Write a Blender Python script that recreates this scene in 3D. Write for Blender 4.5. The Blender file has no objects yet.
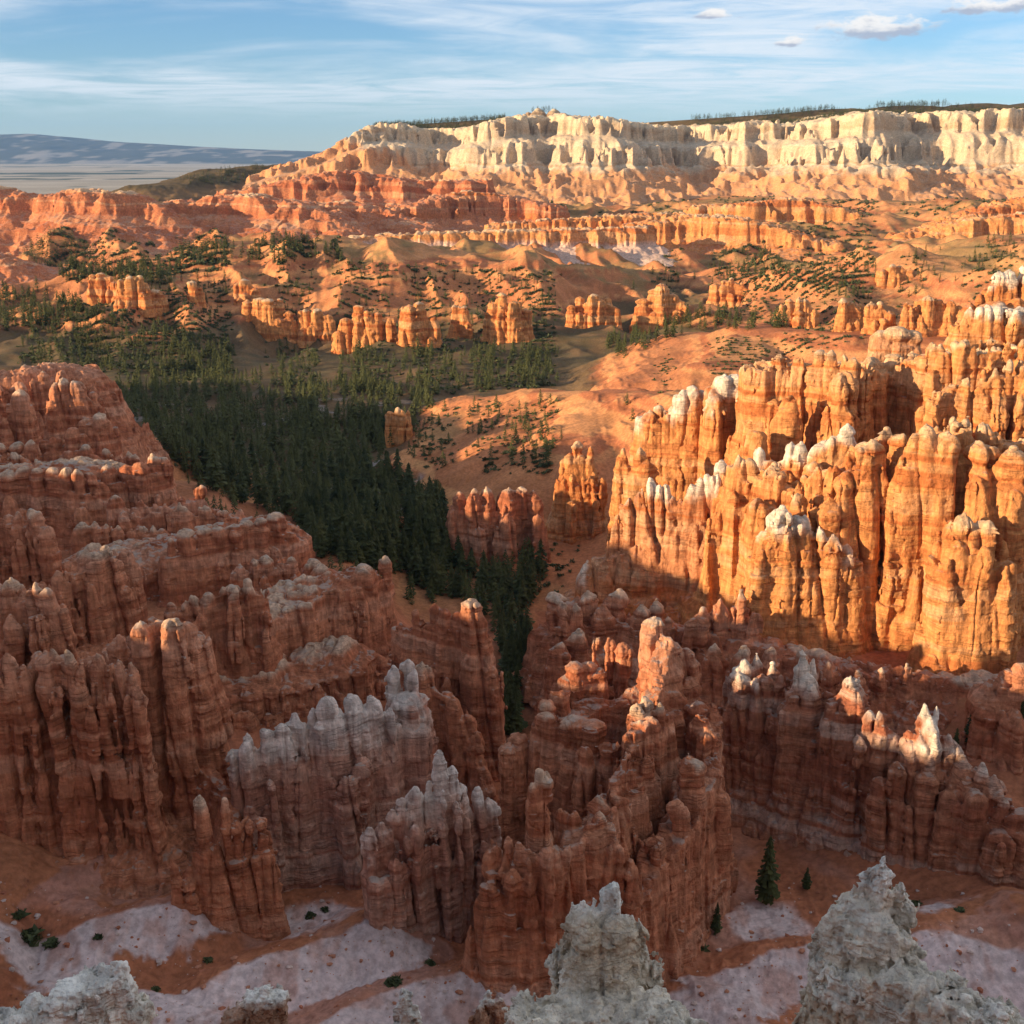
import bpy, math, random, time
import numpy as np
T0 = time.time()
Q = 1.0            # voxel scale
HAZE = True
rng = np.random.default_rng(7); random.seed(7)
# ------------------------------------------------------------------ camera, sky, sun, exposure
FPX, PITCH = 1200.0, math.radians(16.8)
sc = bpy.context.scene
COL = sc.collection
cam = bpy.data.cameras.new('camera'); cam.lens = FPX/1024*36; cam.sensor_width = 36
cam.clip_start = 0.5; cam.clip_end = 120000
camo = bpy.data.objects.new('camera', cam); COL.objects.link(camo)
camo.location = (0, 0, 0); camo.rotation_euler = (math.pi/2-PITCH, 0, 0); sc.camera = camo
SUN_DIR = np.array([-0.92, -0.39]); SUN_DIR /= np.hypot(*SUN_DIR)     # horizontal direction TO the sun
SUN_EL = math.radians(11.0)
sv = (SUN_DIR[0]*math.cos(SUN_EL), SUN_DIR[1]*math.cos(SUN_EL), math.sin(SUN_EL))
sun = bpy.data.lights.new('sun', 'SUN'); sun.energy = 4.3; sun.angle = math.radians(0.5); sun.color = (1.0, 0.74, 0.46)
suno = bpy.data.objects.new('sun', sun); COL.objects.link(suno)
from mathutils import Vector
suno.rotation_euler = Vector(sv).to_track_quat('Z', 'Y').to_euler()
sc.view_settings.view_transform = 'Standard'; sc.view_settings.look = 'None'
sc.view_settings.exposure = 1.2; sc.view_settings.gamma = 1.0
sc.cycles.max_bounces = 5; sc.cycles.diffuse_bounces = 4; sc.cycles.use_denoising = True
sc.cycles.transparent_max_bounces = 4; sc.cycles.volume_bounces = 0

class NT:
    """tiny node-tree helper"""
    def __init__(s, tree): s.t = tree; s.n = tree.nodes; s.l = tree.links
    def add(s, kind, ins=None, **kw):
        nd = s.n.new(kind)
        for k, v in kw.items(): setattr(nd, k, v)
        for k, v in (ins or {}).items():
            if isinstance(v, bpy.types.NodeSocket): s.l.new(v, nd.inputs[k])
            else: nd.inputs[k].default_value = v
        return nd
    def math(s, op, a, b=0.0, c=0.0, clamp=False):
        nd = s.add('ShaderNodeMath', {0: a, 1: b, 2: c}, operation=op); nd.use_clamp = clamp
        return nd.outputs[0]
    def step(s, x, a, b, lo=0.0, hi=1.0):
        nd = s.add('ShaderNodeMapRange', {'Value': x, 'From Min': a, 'From Max': b, 'To Min': lo, 'To Max': hi}, interpolation_type='SMOOTHSTEP')
        return nd.outputs[0]
    def mix(s, f, a, b, blend='MIX'):
        nd = s.n.new('ShaderNodeMix'); nd.data_type = 'RGBA'; nd.blend_type = blend
        for k, v in ((0, f), (6, a), (7, b)):
            if isinstance(v, bpy.types.NodeSocket): s.l.new(v, nd.inputs[k])
            else: nd.inputs[k].default_value = v if k == 0 else ((*v, 1.0) if len(v) == 3 else v)
        return nd.outputs[2]
    def scale(s, v, xyz, off=(0, 0, 0)):
        return s.add('ShaderNodeMapping', {'Vector': v, 'Scale': xyz, 'Location': off}).outputs[0]
    def noise(s, v, scale=1.0, detail=3.0, rough=0.5, dist=0.0):
        return s.add('ShaderNodeTexNoise', {'Vector': v, 'Scale': scale, 'Detail': detail, 'Roughness': rough, 'Distortion': dist}).outputs[0]

w = bpy.data.worlds.new('World'); sc.world = w; w.use_nodes = True
W = NT(w.node_tree); W.n.clear()
sky = W.add('ShaderNodeTexSky', sky_type='NISHITA', sun_disc=False, sun_elevation=SUN_EL,
            sun_rotation=math.atan2(sv[0], sv[1]), altitude=2400.0, air_density=1.0, dust_density=0.25, ozone_density=2.5)
gen = W.add('ShaderNodeTexCoord').outputs['Generated']
sep = W.add('ShaderNodeSeparateXYZ', {0: gen})
X, Y_, Z = sep.outputs
zz = W.math('ADD', W.math('MAXIMUM', Z, 0.0), 0.035)
cx = W.math('DIVIDE', X, zz); cy = W.math('DIVIDE', Y_, zz)
pv = W.add('ShaderNodeCombineXYZ', {0: cx, 1: cy, 2: 0.0}).outputs[0]
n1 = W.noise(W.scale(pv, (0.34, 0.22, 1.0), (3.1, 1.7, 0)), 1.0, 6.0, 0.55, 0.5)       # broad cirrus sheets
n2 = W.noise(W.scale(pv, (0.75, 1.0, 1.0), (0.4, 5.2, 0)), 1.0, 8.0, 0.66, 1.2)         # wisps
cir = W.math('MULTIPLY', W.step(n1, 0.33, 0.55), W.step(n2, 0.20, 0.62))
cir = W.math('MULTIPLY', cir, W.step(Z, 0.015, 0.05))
elev = W.math('ARCSINE', Z); az = W.math('ARCTAN2', X, Y_)
def puff(prev, px, py, wx, wy, seed):
    u, v = (px-512)/FPX, (512-py)/FPX
    d = np.array([u, math.cos(PITCH)+v*math.sin(PITCH), -math.sin(PITCH)+v*math.cos(PITCH)]); d /= np.linalg.norm(d)
    a0, e0 = math.atan2(d[0], d[1]), math.asin(d[2])
    nz = W.noise(W.scale(gen, (1, 1, 2.2), (seed, 0, 0)), 55.0, 5.0, 0.6)
    ex = W.math('DIVIDE', W.math('SUBTRACT', az, a0), wx/FPX); ey = W.math('DIVIDE', W.math('SUBTRACT', elev, e0), wy/FPX)
    below = W.math('LESS_THAN', ey, 0.0)
    ey = W.math('MULTIPLY', ey, W.math('ADD', 1.0, W.math('MULTIPLY', below, 0.9)))
    r = W.math('SQRT', W.math('ADD', W.math('MULTIPLY', ex, ex), W.math('MULTIPLY', ey, ey)))
    m = W.step(W.math('ADD', r, W.math('MULTIPLY', W.math('SUBTRACT', nz, 0.5), 2.4)), 1.0, 0.45)
    tone = W.step(W.math('ADD', ey, W.math('MULTIPLY', W.math('SUBTRACT', nz, 0.5), 2.0)), -0.35, 0.45)
    colr = W.mix(tone, (2.0, 2.2, 2.7), (4.6, 4.4, 4.2))
    return W.mix(W.math('MULTIPLY', m, 0.9), prev, colr)
skyc = W.mix(1.0, sky.outputs[0], W.mix(W.step(Z, 0.0, 0.11), (0.52, 0.58, 0.66), (0.52, 0.62, 0.70)), 'MULTIPLY')
c = W.mix(W.math('MULTIPLY', cir, 0.8), skyc, W.mix(W.step(Z, 0.15, 0.6), (4.0, 4.2, 4.45), (7.0, 7.0, 7.1)))  # unseen cirrus high overhead is made brighter to lift the light in shade
c = puff(c, 875, 30, 56, 15, 1.0); c = puff(c, 789, 43, 20, 9, 2.0); c = puff(c, 717, 16, 22, 7, 3.3); c = puff(c, 992, 8, 42, 12, 4.1)
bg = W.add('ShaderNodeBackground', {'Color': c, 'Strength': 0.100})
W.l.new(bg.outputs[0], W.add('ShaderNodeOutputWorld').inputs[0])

# ------------------------------------------------------------------ maths helpers
def PW(px, py, Y):
    u, v = (px-512)/FPX, (512-py)/FPX
    s = Y/(math.cos(PITCH)+v*math.sin(PITCH))
    return (u*s, Y, (-math.sin(PITCH)+v*math.cos(PITCH))*s)
NT_ = 64
_tab = rng.random((NT_, NT_, NT_)).astype(np.float32)*2-1
def vn(x, y, z):
    """value noise in -1..1"""
    x, y, z = np.broadcast_arrays(np.float32(x), np.float32(y), np.float32(z))
    xi = np.floor(x); yi = np.floor(y); zi = np.floor(z)
    fx = x-xi; fy = y-yi; fz = z-zi
    fx = fx*fx*(3-2*fx); fy = fy*fy*(3-2*fy); fz = fz*fz*(3-2*fz)
    a = xi.astype(np.int32) & 63; b = yi.astype(np.int32) & 63; c = zi.astype(np.int32) & 63
    a1 = (a+1) & 63; b1 = (b+1) & 63; c1 = (c+1) & 63
    t = _tab.ravel()
    A, A1 = a*4096, a1*4096; B, B1 = b*64, b1*64
    def l(p, q): u = t[p]; return u+(t[q]-u)*fz
    v0 = l(A+B+c, A+B+c1); v0 = v0+(l(A+B1+c, A+B1+c1)-v0)*fy
    v1 = l(A1+B+c, A1+B+c1); v1 = v1+(l(A1+B1+c, A1+B1+c1)-v1)*fy
    return v0+(v1-v0)*fx
def fbm(x, y, z, o=3, g=0.5):
    r = 0; a = 1.0; s = 0
    for i in range(o):
        r = r+a*vn(x*2.03**i+11.3*i, y*2.03**i+5.7*i, z*2.03**i+3.1*i); s += a; a *= g
    return r/s
def ridged(x, y, z, o=2):
    r = 0; a = 1.0; s = 0
    for i in range(o):
        r = r+a*(1-2*np.abs(vn(x*2.1**i+7.7*i, y*2.1**i+2.9*i, z*2.1**i+1.3*i))); s += a; a *= 0.5
    return r/s
def sstep(x, a, b):
    t = np.clip((x-a)/(b-a), 0, 1); return t*t*(3-2*t)
def smin(a, b, k):
    h = np.clip(0.5+0.5*(b-a)/k, 0, 1); return b+(a-b)*h-k*h*(1-h)
# bedding: hard and soft beds along z, and a colour per bed
def bedtable(mean, seed, smooth):
    r = np.random.default_rng(seed); n = 4096; out = np.zeros(n, np.float32); i = 0
    while i < n:
        L = max(3, int(r.gamma(2.0, mean/2)*10)); out[i:i+L] = r.uniform(-1, 1); i += L
    k = np.hanning(smooth*2+3); k /= k.sum()
    return np.convolve(np.concatenate([out, out, out]), k, 'same')[n:2*n].astype(np.float32)
_beds = {m: (bedtable(m, 3, 3), bedtable(m*1.3, 5, 2)) for m in (0.9, 1.4, 3.0, 7.0)}
def bed(tab, z):
    f = (z+200)*10; i = np.floor(f).astype(np.int32); t = (f-i).astype(np.float32)
    return tab[i & 4095]*(1-t)+tab[(i+1) & 4095]*t

def surface_nets(F, o, h):
    ins = F < 0
    nx, ny, nz = F.shape
    cnt = np.zeros((nx-1, ny-1, nz-1), np.uint8)
    for i in (0, 1):
        for j in (0, 1):
            for k in (0, 1):
                cnt += ins[i:nx-1+i, j:ny-1+j, k:nz-1+k]
    act = np.nonzero((cnt > 0) & (cnt < 8))
    n = len(act[0])
    ids = np.full(cnt.shape, -1, np.int32); ids[act] = np.arange(n, dtype=np.int32)
    ci, cj, ck = act
    val = {}
    for i in (0, 1):
        for j in (0, 1):
            for k in (0, 1): val[i, j, k] = F[ci+i, cj+j, ck+k]
    P = np.zeros((n, 3), np.float32); c = np.zeros(n, np.float32)
    for a in val:
        for ax in range(3):
            if a[ax]: continue
            b = tuple(a[q]+(q == ax) for q in range(3))
            fa, fb = val[a], val[b]; m = (fa < 0) != (fb < 0)
            t = np.where(m, fa/np.where(m, fa-fb, 1), 0)
            for q in range(3): P[:, q] += np.where(m, a[q]+(t if q == ax else 0), 0)
            c += m
    P /= c[:, None]
    P += np.stack([ci, cj, ck], 1)
    P = P*h+np.array(o, np.float32)
    quads = []
    S = [slice(None)]*3
    for ax in range(3):
        b_, c_ = (ax+1) % 3, (ax+2) % 3
        s0 = list(S); s1 = list(S); s0[ax] = slice(0, -1); s1[ax] = slice(1, None)
        s0[b_] = s1[b_] = slice(1, -1); s0[c_] = s1[c_] = slice(1, -1)
        A = ins[tuple(s0)]; B = ins[tuple(s1)]
        for flip, m in ((False, A & ~B), (True, ~A & B)):
            e = [q.astype(np.int32) for q in np.nonzero(m)]
            e[b_] += 1; e[c_] += 1
            def cell(db, dc):
                q = list(e); q[b_] = e[b_]-db; q[c_] = e[c_]-dc; return ids[tuple(q)]
            qd = np.stack([cell(1, 1), cell(0, 1), cell(0, 0), cell(1, 0)], 1)
            quads.append(qd[:, ::-1] if flip else qd)
    Qd = np.concatenate(quads); Qd = Qd[(Qd >= 0).all(1)]
    return P, Qd

def vnormals(V, Qd):
    n = np.cross(V[Qd[:, 2]]-V[Qd[:, 0]], V[Qd[:, 3]]-V[Qd[:, 1]])
    N = np.zeros_like(V)
    for k in range(4):
        for a in range(3): N[:, a] += np.bincount(Qd[:, k], n[:, a], len(V))
    return N/(np.linalg.norm(N, axis=1, keepdims=True)+1e-9)

def make_mesh(name, V, Fc, mat, albedo=None, ledge=None, normals=None, smooth=True, loc=(0, 0, 0)):
    me = bpy.data.meshes.new(name); k = Fc.shape[1]
    me.vertices.add(len(V)); me.vertices.foreach_set('co', np.ascontiguousarray(V-np.array(loc), np.float32).ravel())
    me.loops.add(Fc.size); me.loops.foreach_set('vertex_index', np.ascontiguousarray(Fc, np.int32).ravel())
    me.polygons.add(len(Fc)); me.polygons.foreach_set('loop_start', np.arange(0, Fc.size, k, dtype=np.int32))
    me.polygons.foreach_set('use_smooth', np.full(len(Fc), smooth))
    me.update(calc_edges=True)
    if albedo is not None:
        a = me.attributes.new('albedo', 'FLOAT_COLOR', 'POINT')
        a.data.foreach_set('color', np.concatenate([albedo, np.ones((len(V), 1))], 1).astype(np.float32).ravel())
    if ledge is not None:
        a = me.attributes.new('ledge', 'FLOAT', 'POINT'); a.data.foreach_set('value', np.asarray(ledge, np.float32))
    if normals is not None:
        a = me.attributes.new('custom_normal', 'FLOAT_VECTOR', 'POINT'); a.data.foreach_set('vector', normals.astype(np.float32).ravel())
    me.materials.append(mat)
    return me
def link(name, data, loc=(0, 0, 0), parent=None):
    o = bpy.data.objects.new(name, data); COL.objects.link(o); o.location = loc
    if parent is not None: o.parent = parent
    return o
def tag(o, label=None, cat=None, group=None, kind=None):
    if label: o['label'] = label
    if cat: o['category'] = cat
    if group: o['group'] = group
    if kind: o['kind'] = kind
    return o

# ------------------------------------------------------------------ materials
def rock_material(name, near=False):
    m = bpy.data.materials.new(name); m.use_nodes = True; N = NT(m.node_tree); N.n.clear()
    pos = N.add('ShaderNodeNewGeometry'); P = pos.outputs['Position']
    alb = N.add('ShaderNodeAttribute', attribute_name='albedo').outputs['Color']
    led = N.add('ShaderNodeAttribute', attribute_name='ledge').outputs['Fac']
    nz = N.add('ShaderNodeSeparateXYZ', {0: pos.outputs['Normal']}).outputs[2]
    warp = N.noise(P, 0.12, 2.0)
    pz = N.scale(N.add('ShaderNodeVectorMath', {0: P, 1: N.add('ShaderNodeCombineXYZ', {2: N.math('MULTIPLY', warp, 3.0)}).outputs[0]}, operation='ADD').outputs[0], (0.05, 0.05, 1.0))
    fine = N.noise(pz, 2.2, 4.0, 0.65)
    blot = N.noise(P, 0.55, 5.0, 0.6)
    streak = N.noise(N.scale(P, (1.0, 1.0, 0.12)), 1.3, 5.0, 0.65)
    c = N.mix(1.0, alb, N.add('ShaderNodeCombineColor', {0: (f := N.step(fine, 0.3, 0.7, 0.9, 1.08)), 1: f, 2: f}).outputs[0], 'MULTIPLY')
    c = N.mix(1.0, c, N.add('ShaderNodeCombineColor', {0: (f := N.step(blot, 0.3, 0.7, 0.78, 1.2)), 1: f, 2: f}).outputs[0], 'MULTIPLY')
    c = N.mix(1.0, c, N.add('ShaderNodeCombineColor', {0: (f := N.step(streak, 0.3, 0.7, 0.76, 1.2)), 1: f, 2: f}).outputs[0], 'MULTIPLY')
    jn = N.step(N.noise(P, 0.22, 2.0), 0.38, 0.62)
    joint = N.math('MAXIMUM', N.step(N.math('ABSOLUTE', N.math('SUBTRACT', N.noise(pz, 0.8, 3.0, 0.6), 0.5)), 0.0, 0.02), jn)
    c = N.mix(1.0, c, N.add('ShaderNodeCombineColor', {0: (f := N.math('MULTIPLY_ADD', joint, 0.32 if not near else 0.1, 0.68 if not near else 0.9)), 1: f, 2: f}).outputs[0], 'MULTIPLY')
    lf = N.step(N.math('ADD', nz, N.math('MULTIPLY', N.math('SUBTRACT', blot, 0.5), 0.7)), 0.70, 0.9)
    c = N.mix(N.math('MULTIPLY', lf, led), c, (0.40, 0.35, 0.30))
    b = N.bsdf = N.add('ShaderNodeBsdfPrincipled', {'Base Color': c, 'Roughness': 0.95, 'Specular IOR Level': 0.08})
    hgt = N.math('ADD', N.noise(P, 1.6 if not near else 3.0, 6.0, 0.62), N.math('ADD', N.math('MULTIPLY', fine, 0.45), N.math('ADD', N.math('MULTIPLY', joint, 0.25), N.math('ADD', N.math('MULTIPLY', streak, 0.8), N.math('MULTIPLY', N.noise(P, 5.0, 4.0, 0.6), 0.45)))))
    if near:
        v = N.math('ADD', N.add('ShaderNodeTexVoronoi', {'Vector': P, 'Scale': 1.9}).outputs['Distance'], N.math('MULTIPLY', N.add('ShaderNodeTexVoronoi', {'Vector': P, 'Scale': 5.0}).outputs['Distance'], 0.5))
        hgt = N.math('SUBTRACT', hgt, N.math('MULTIPLY', v, 0.9))
    bp = N.add('ShaderNodeBump', {'Strength': 0.95, 'Distance': 0.42 if not near else 0.25, 'Height': hgt})
    N.l.new(bp.outputs[0], b.inputs['Normal'])
    N.l.new(b.outputs[0], N.add('ShaderNodeOutputMaterial').inputs[0])
    return m
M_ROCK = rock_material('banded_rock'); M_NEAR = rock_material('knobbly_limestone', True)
def leaf_material(name, c0, c1):
    m = bpy.data.materials.new(name); m.use_nodes = True; N = NT(m.node_tree); N.n.clear()
    P = N.add('ShaderNodeNewGeometry').outputs['Position']
    ob = N.add('ShaderNodeObjectInfo').outputs['Random']
    n = N.noise(P, 0.35, 3.0, 0.7)
    ob = N.math('ADD', ob, N.add('ShaderNodeAttribute', attribute_name='tone').outputs['Fac'])
    c = N.mix(N.math('ADD', N.math('MULTIPLY', N.step(n, 0.3, 0.7), 0.6), N.math('MULTIPLY', ob, 0.4)), c0, c1)
    b = N.add('ShaderNodeBsdfPrincipled', {'Base Color': c, 'Roughness': 0.8, 'Specular IOR Level': 0.15})
    N.l.new(b.outputs[0], N.add('ShaderNodeOutputMaterial').inputs[0]); return m
M_PINE = leaf_material('pine_needles', (0.014, 0.026, 0.011), (0.080, 0.084, 0.027))
M_SHRUB = leaf_material('shrub_leaves', (0.035, 0.05, 0.022), (0.10, 0.11, 0.045))
M_BARK = leaf_material('bark', (0.10, 0.055, 0.03), (0.16, 0.10, 0.06))
print('setup', time.time()-T0)
# ------------------------------------------------------------------ the ground
CTRL = np.array([
 (0,0,-2),(-30,0,-2),(30,0,-2),(-120,-20,-6),(120,-20,-6),(0,-100,2),(-200,-150,-5),(200,-150,8),
 (0,14,-14),(-30,14,-14),(30,14,-14),(0,32,-38),(-40,32,-38),(40,32,-36),(0,60,-69),(-60,60,-66),(60,60,-66),(0,95,-95),(-60,95,-90),(50,95,-93),(120,100,-80),
 (0,128,-107),(-50,128,-104),(-25,122,-106),(50,130,-107),(-75,128,-97),(-50,142,-106),(50,145,-108),(-20,170,-108),(30,175,-109),(2,215,-110),(75,140,-105),(-130,100,-86),(-170,160,-84),(-220,250,-78),(-160,40,-72),(-260,350,-74),(-95,45,-76),(0,150,-108),(-30,150,-107),(85,160,-105),(60,190,-106),
 (-80,152,-94),(-60,158,-98),(-45,205,-101),(-80,205,-93),(-70,250,-95),(-28,225,-103),(-110,290,-97),(-150,330,-90),(-90,330,-94),(-60,285,-104),(-70,340,-108),(-160,420,-105),(-180,290,-88),
 (-100,400,-118),(-8,300,-117),(-20,430,-122),(-60,430,-122),(-100,520,-123),(-150,640,-126),(-220,800,-128),(0,640,-126),(60,560,-123),
 (45,225,-104),(65,222,-99),(95,222,-97),(130,220,-95),(60,255,-98),(100,262,-90),(120,300,-80),(50,330,-102),(22,330,-114),(40,400,-117),(100,450,-113),(200,450,-100),(200,350,-76),(170,270,-80),
 (0,780,-126),(300,800,-124),(-300,1000,-136),(-450,1000,-132),(0,960,-138),(0,1150,-146),(250,1100,-142),(400,1200,-140),(-400,1300,-142),(-700,1300,-132),(0,1600,-118),(500,1700,-92),(-600,1800,-110),(0,2100,-98),(700,2200,-85),(-900,2300,-140),(-400,2600,-150),
 (1500,1500,-80),(-1500,1500,-120),(1500,2500,-60),(-1500,2600,-190),(0,2900,-60),
], float)
def _w(pts): return np.array([PW(*p) for p in pts], float)
# crest polylines (pixel, pixel, distance), slope, rounding, gully strength
FINHILL = [(104,16,268,302,985),(138,16,276,306,965),(195,10,279,304,960),(266,26,293,332,905),(315,14,302,334,890),(368,22,303,344,875),(418,16,296,346,865),(459,9,296,337,890),(508,20,292,340,870),(594,26,293,324,960),(798,20,291,328,800),(851,12,294,330,780),(940,30,290,334,760)]
MOUNDS = [[(172,902,142.5),(130,910,141),(95,922,139),(66,938,136)],[(368,918,140),(340,934,138),(300,948,135.5),(262,958,133.5),(225,972,131),(200,990,128)],[(502,960,133),(460,974,131),(410,985,129),(360,1001,126),(318,1026,122)],
 [(742,968,137),(770,952,139),(805,946,140)],[(915,962,139),(960,974,137),(1024,990,134),(1070,1000,132)],[(700,985,134),(735,1000,131),(760,1024,127)]]
RIDGES = [
 (_w([(425,424,575),(448,408,565),(470,399,555),(530,391,520),(600,392,478),(670,394,442),(720,398,420)]), .52, 8, .8),
 (_w([(470,399,555),(455,425,500),(430,455,455)]), .5, 6, .7), (_w([(540,391,514),(520,425,460),(500,455,425)]), .5, 6, .7), (_w([(610,393,472),(585,425,430),(570,450,405)]), .5, 6, .7),
 (_w([(585,388,760),(615,372,735),(650,352,712),(690,335,690),(760,328,655),(820,330,625),(880,335,600),(960,340,580)]), .42, 10, .8),
 (_w([(690,335,690),(675,356,640),(655,378,590)]), .42, 8, .8), (_w([(760,328,655),(745,345,610),(730,365,570)]), .42, 8, .8),
 (_w([(60,320,900),(90,302,920),(160,277,990),(250,263,1030),(330,256,1060),(420,259,1065),(500,263,1055),(560,276,1040),(620,282,1040)]), .24, 16, .8),
 (_w([(330,258,1055),(265,298,940),(225,338,840),(190,368,770)]), .26, 14, .8),
 (_w([(420,262,1050),(400,312,930),(392,348,850)]), .28, 14, .8),
 (_w([(520,268,1040),(530,318,930),(560,345,850)]), .28, 14, .8),
 (_w([(180,278,985),(130,300,930),(80,318,890)]), .25, 12, .8),
 (_w([(600,282,1060),(650,300,980),(690,312,930)]), .28, 14, .8),
 (_w([(775,302,900),(850,279,930),(920,263,960),(1024,240,1000),(1150,225,1000)]), .26, 14, .6),
 *[(_w(p), .5, 7, .8) for p in ([(545,262,1300),(540,285,1150),(535,312,1010)],[(665,268,1300),(655,290,1120),(642,316,1000)],[(745,262,1300),(745,282,1150),(737,308,1010)],[(430,256,1290),(425,268,1190)],[(370,258,1280),(362,270,1180)],[(600,262,1310),(600,282,1180)],[(490,258,1300),(486,274,1170)],[(340,262,1260),(322,276,1150)],[(830,262,1300),(820,278,1180)])],
 *[(_w([(xc+w*.7, yb+17, Y-50), (xc, yb-5, Y+4), (xc-w*.6, yb-(yb-yt)*.55, Y+75), (xc-w*1.4, yb-(yb-yt)*.8, Y+150)]), .52, 4, .8) for xc, w, yt, yb, Y in FINHILL],
 (_w([(790,275,1100),(850,258,1130),(930,245,1160)]), .26, 14, .6),
 (_w([(920,262,960),(960,285,880),(1000,300,820)]), .3, 12, .6),
 (_w([(-150,222,1480),(60,226,1500),(170,230,1520),(250,224,1600),(330,212,1700),(420,208,1800),(520,208,1900)]), .33, 8, 1.),
 (_w([(60,224,1500),(100,236,1380),(130,250,1300),(150,264,1220)]), .36, 8, 1.),
 (_w([(170,228,1520),(215,238,1400),(250,248,1320)]), .36, 8, 1.),
 (_w([(250,222,1600),(300,232,1480),(335,243,1400)]), .36, 8, 1.),
 (_w([(0,262,1150),(40,285,1080),(70,305,1000)]), .36, 8, 1.),
 (_w([(325,256,1290),(400,250,1320),(480,248,1330),(600,250,1350),(700,246,1380),(800,238,1420),(900,250,1400)]), .34, 8, 1.),
 (_w([(150,186,2400),(220,170,2600),(300,163,2700),(345,155,2700)]), .30, 25, .6),
 (_w([(330,152,3000),(420,124,2950),(540,116,2900),(640,123,3000),(700,119,2950),(760,115,2950),(850,107,2950),(1024,102,3000),(1400,96,3000)]), .60, 40, .3),
 (_w([(600,215,1900),(750,212,1900),(900,208,1800),(1024,205,1750),(1200,200,1700)]), .30, 20, 1.),
 *[(_w(p), sl, 1.5, .35) for p, sl in ((q, .62) for q in MOUNDS)],
 (_w([(0,885,146),(60,905,142),(100,930,137)]), .6, 3, .35),
 (_w([(0,985,128),(80,990,127),(150,1010,124),(220,1030,121)]), .6, 3, .35),
 (_w([(1024,905,140),(990,918,140),(950,925,139)]), .6, 3, .35),
]
# the rim left of and behind the camera, whose shadow lies over the amphitheatre
perp = np.array([-SUN_DIR[1], SUN_DIR[0]]) ; perp = perp if perp[1] > 0 else -perp
RIM_S = -150.0
def rimpt(t, z): p = -SUN_DIR*RIM_S+perp*t; return (p[0], p[1], z)
RIMCREST = [(-500,6),(-60,6),(40,4),(70,3),(88,-15),(106,-35),(120,-36.3),(215,-36.3),(228,-33.5),(240,-35),(270,-40),(300,-47),(325,-46),(345,-38),(362,-32),(385,-43),(405,-50),(430,-47),(460,-46),(500,-50),(560,-55),(600,-62),(660,-71),(720,-95)]
RIDGES.append((np.array([rimpt(t, z) for t, z in RIMCREST]), .75, 3, .25))

def seg_dist(x, y, pts):
    best = np.full(x.shape, 1e9, np.float32); zz = np.zeros(x.shape, np.float32); ss = np.zeros(x.shape, np.float32); acc = 0.0
    for a, b in zip(pts[:-1], pts[1:]):
        dx, dy = b[0]-a[0], b[1]-a[1]; L2 = dx*dx+dy*dy+1e-9; L = math.sqrt(L2)
        t = np.clip(((x-a[0])*dx+(y-a[1])*dy)/L2, 0, 1)
        d = np.hypot(x-a[0]-t*dx, y-a[1]-t*dy); m = d < best
        best = np.where(m, d, best); zz = np.where(m, a[2]+t*(b[2]-a[2]), zz); ss = np.where(m, acc+t*L, ss); acc += L
    return best, zz, ss
def ridge_env(x, y, pts, sl):
    best = np.full(x.shape, -1e9, np.float32); dd = np.zeros_like(best); zz = np.zeros_like(best)
    for a, b in zip(pts[:-1], pts[1:]):
        dx, dy = b[0]-a[0], b[1]-a[1]; L2 = dx*dx+dy*dy+1e-9
        t = np.clip(((x-a[0])*dx+(y-a[1])*dy)/L2, 0, 1); d = np.hypot(x-a[0]-t*dx, y-a[1]-t*dy); z = a[2]+t*(b[2]-a[2])
        v = z-sl*d; m = v > best
        best = np.where(m, v, best); dd = np.where(m, d, dd); zz = np.where(m, z, zz)
    return dd, zz
def ground(x, y):
    x = np.asarray(x, np.float32); y = np.asarray(y, np.float32)
    sh = x.shape; x = x.ravel(); y = y.ravel(); out = np.empty(len(x), np.float32)
    for i in range(0, len(x), 60000): out[i:i+60000] = _ground(x[i:i+60000], y[i:i+60000])
    return out.reshape(sh)
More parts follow.
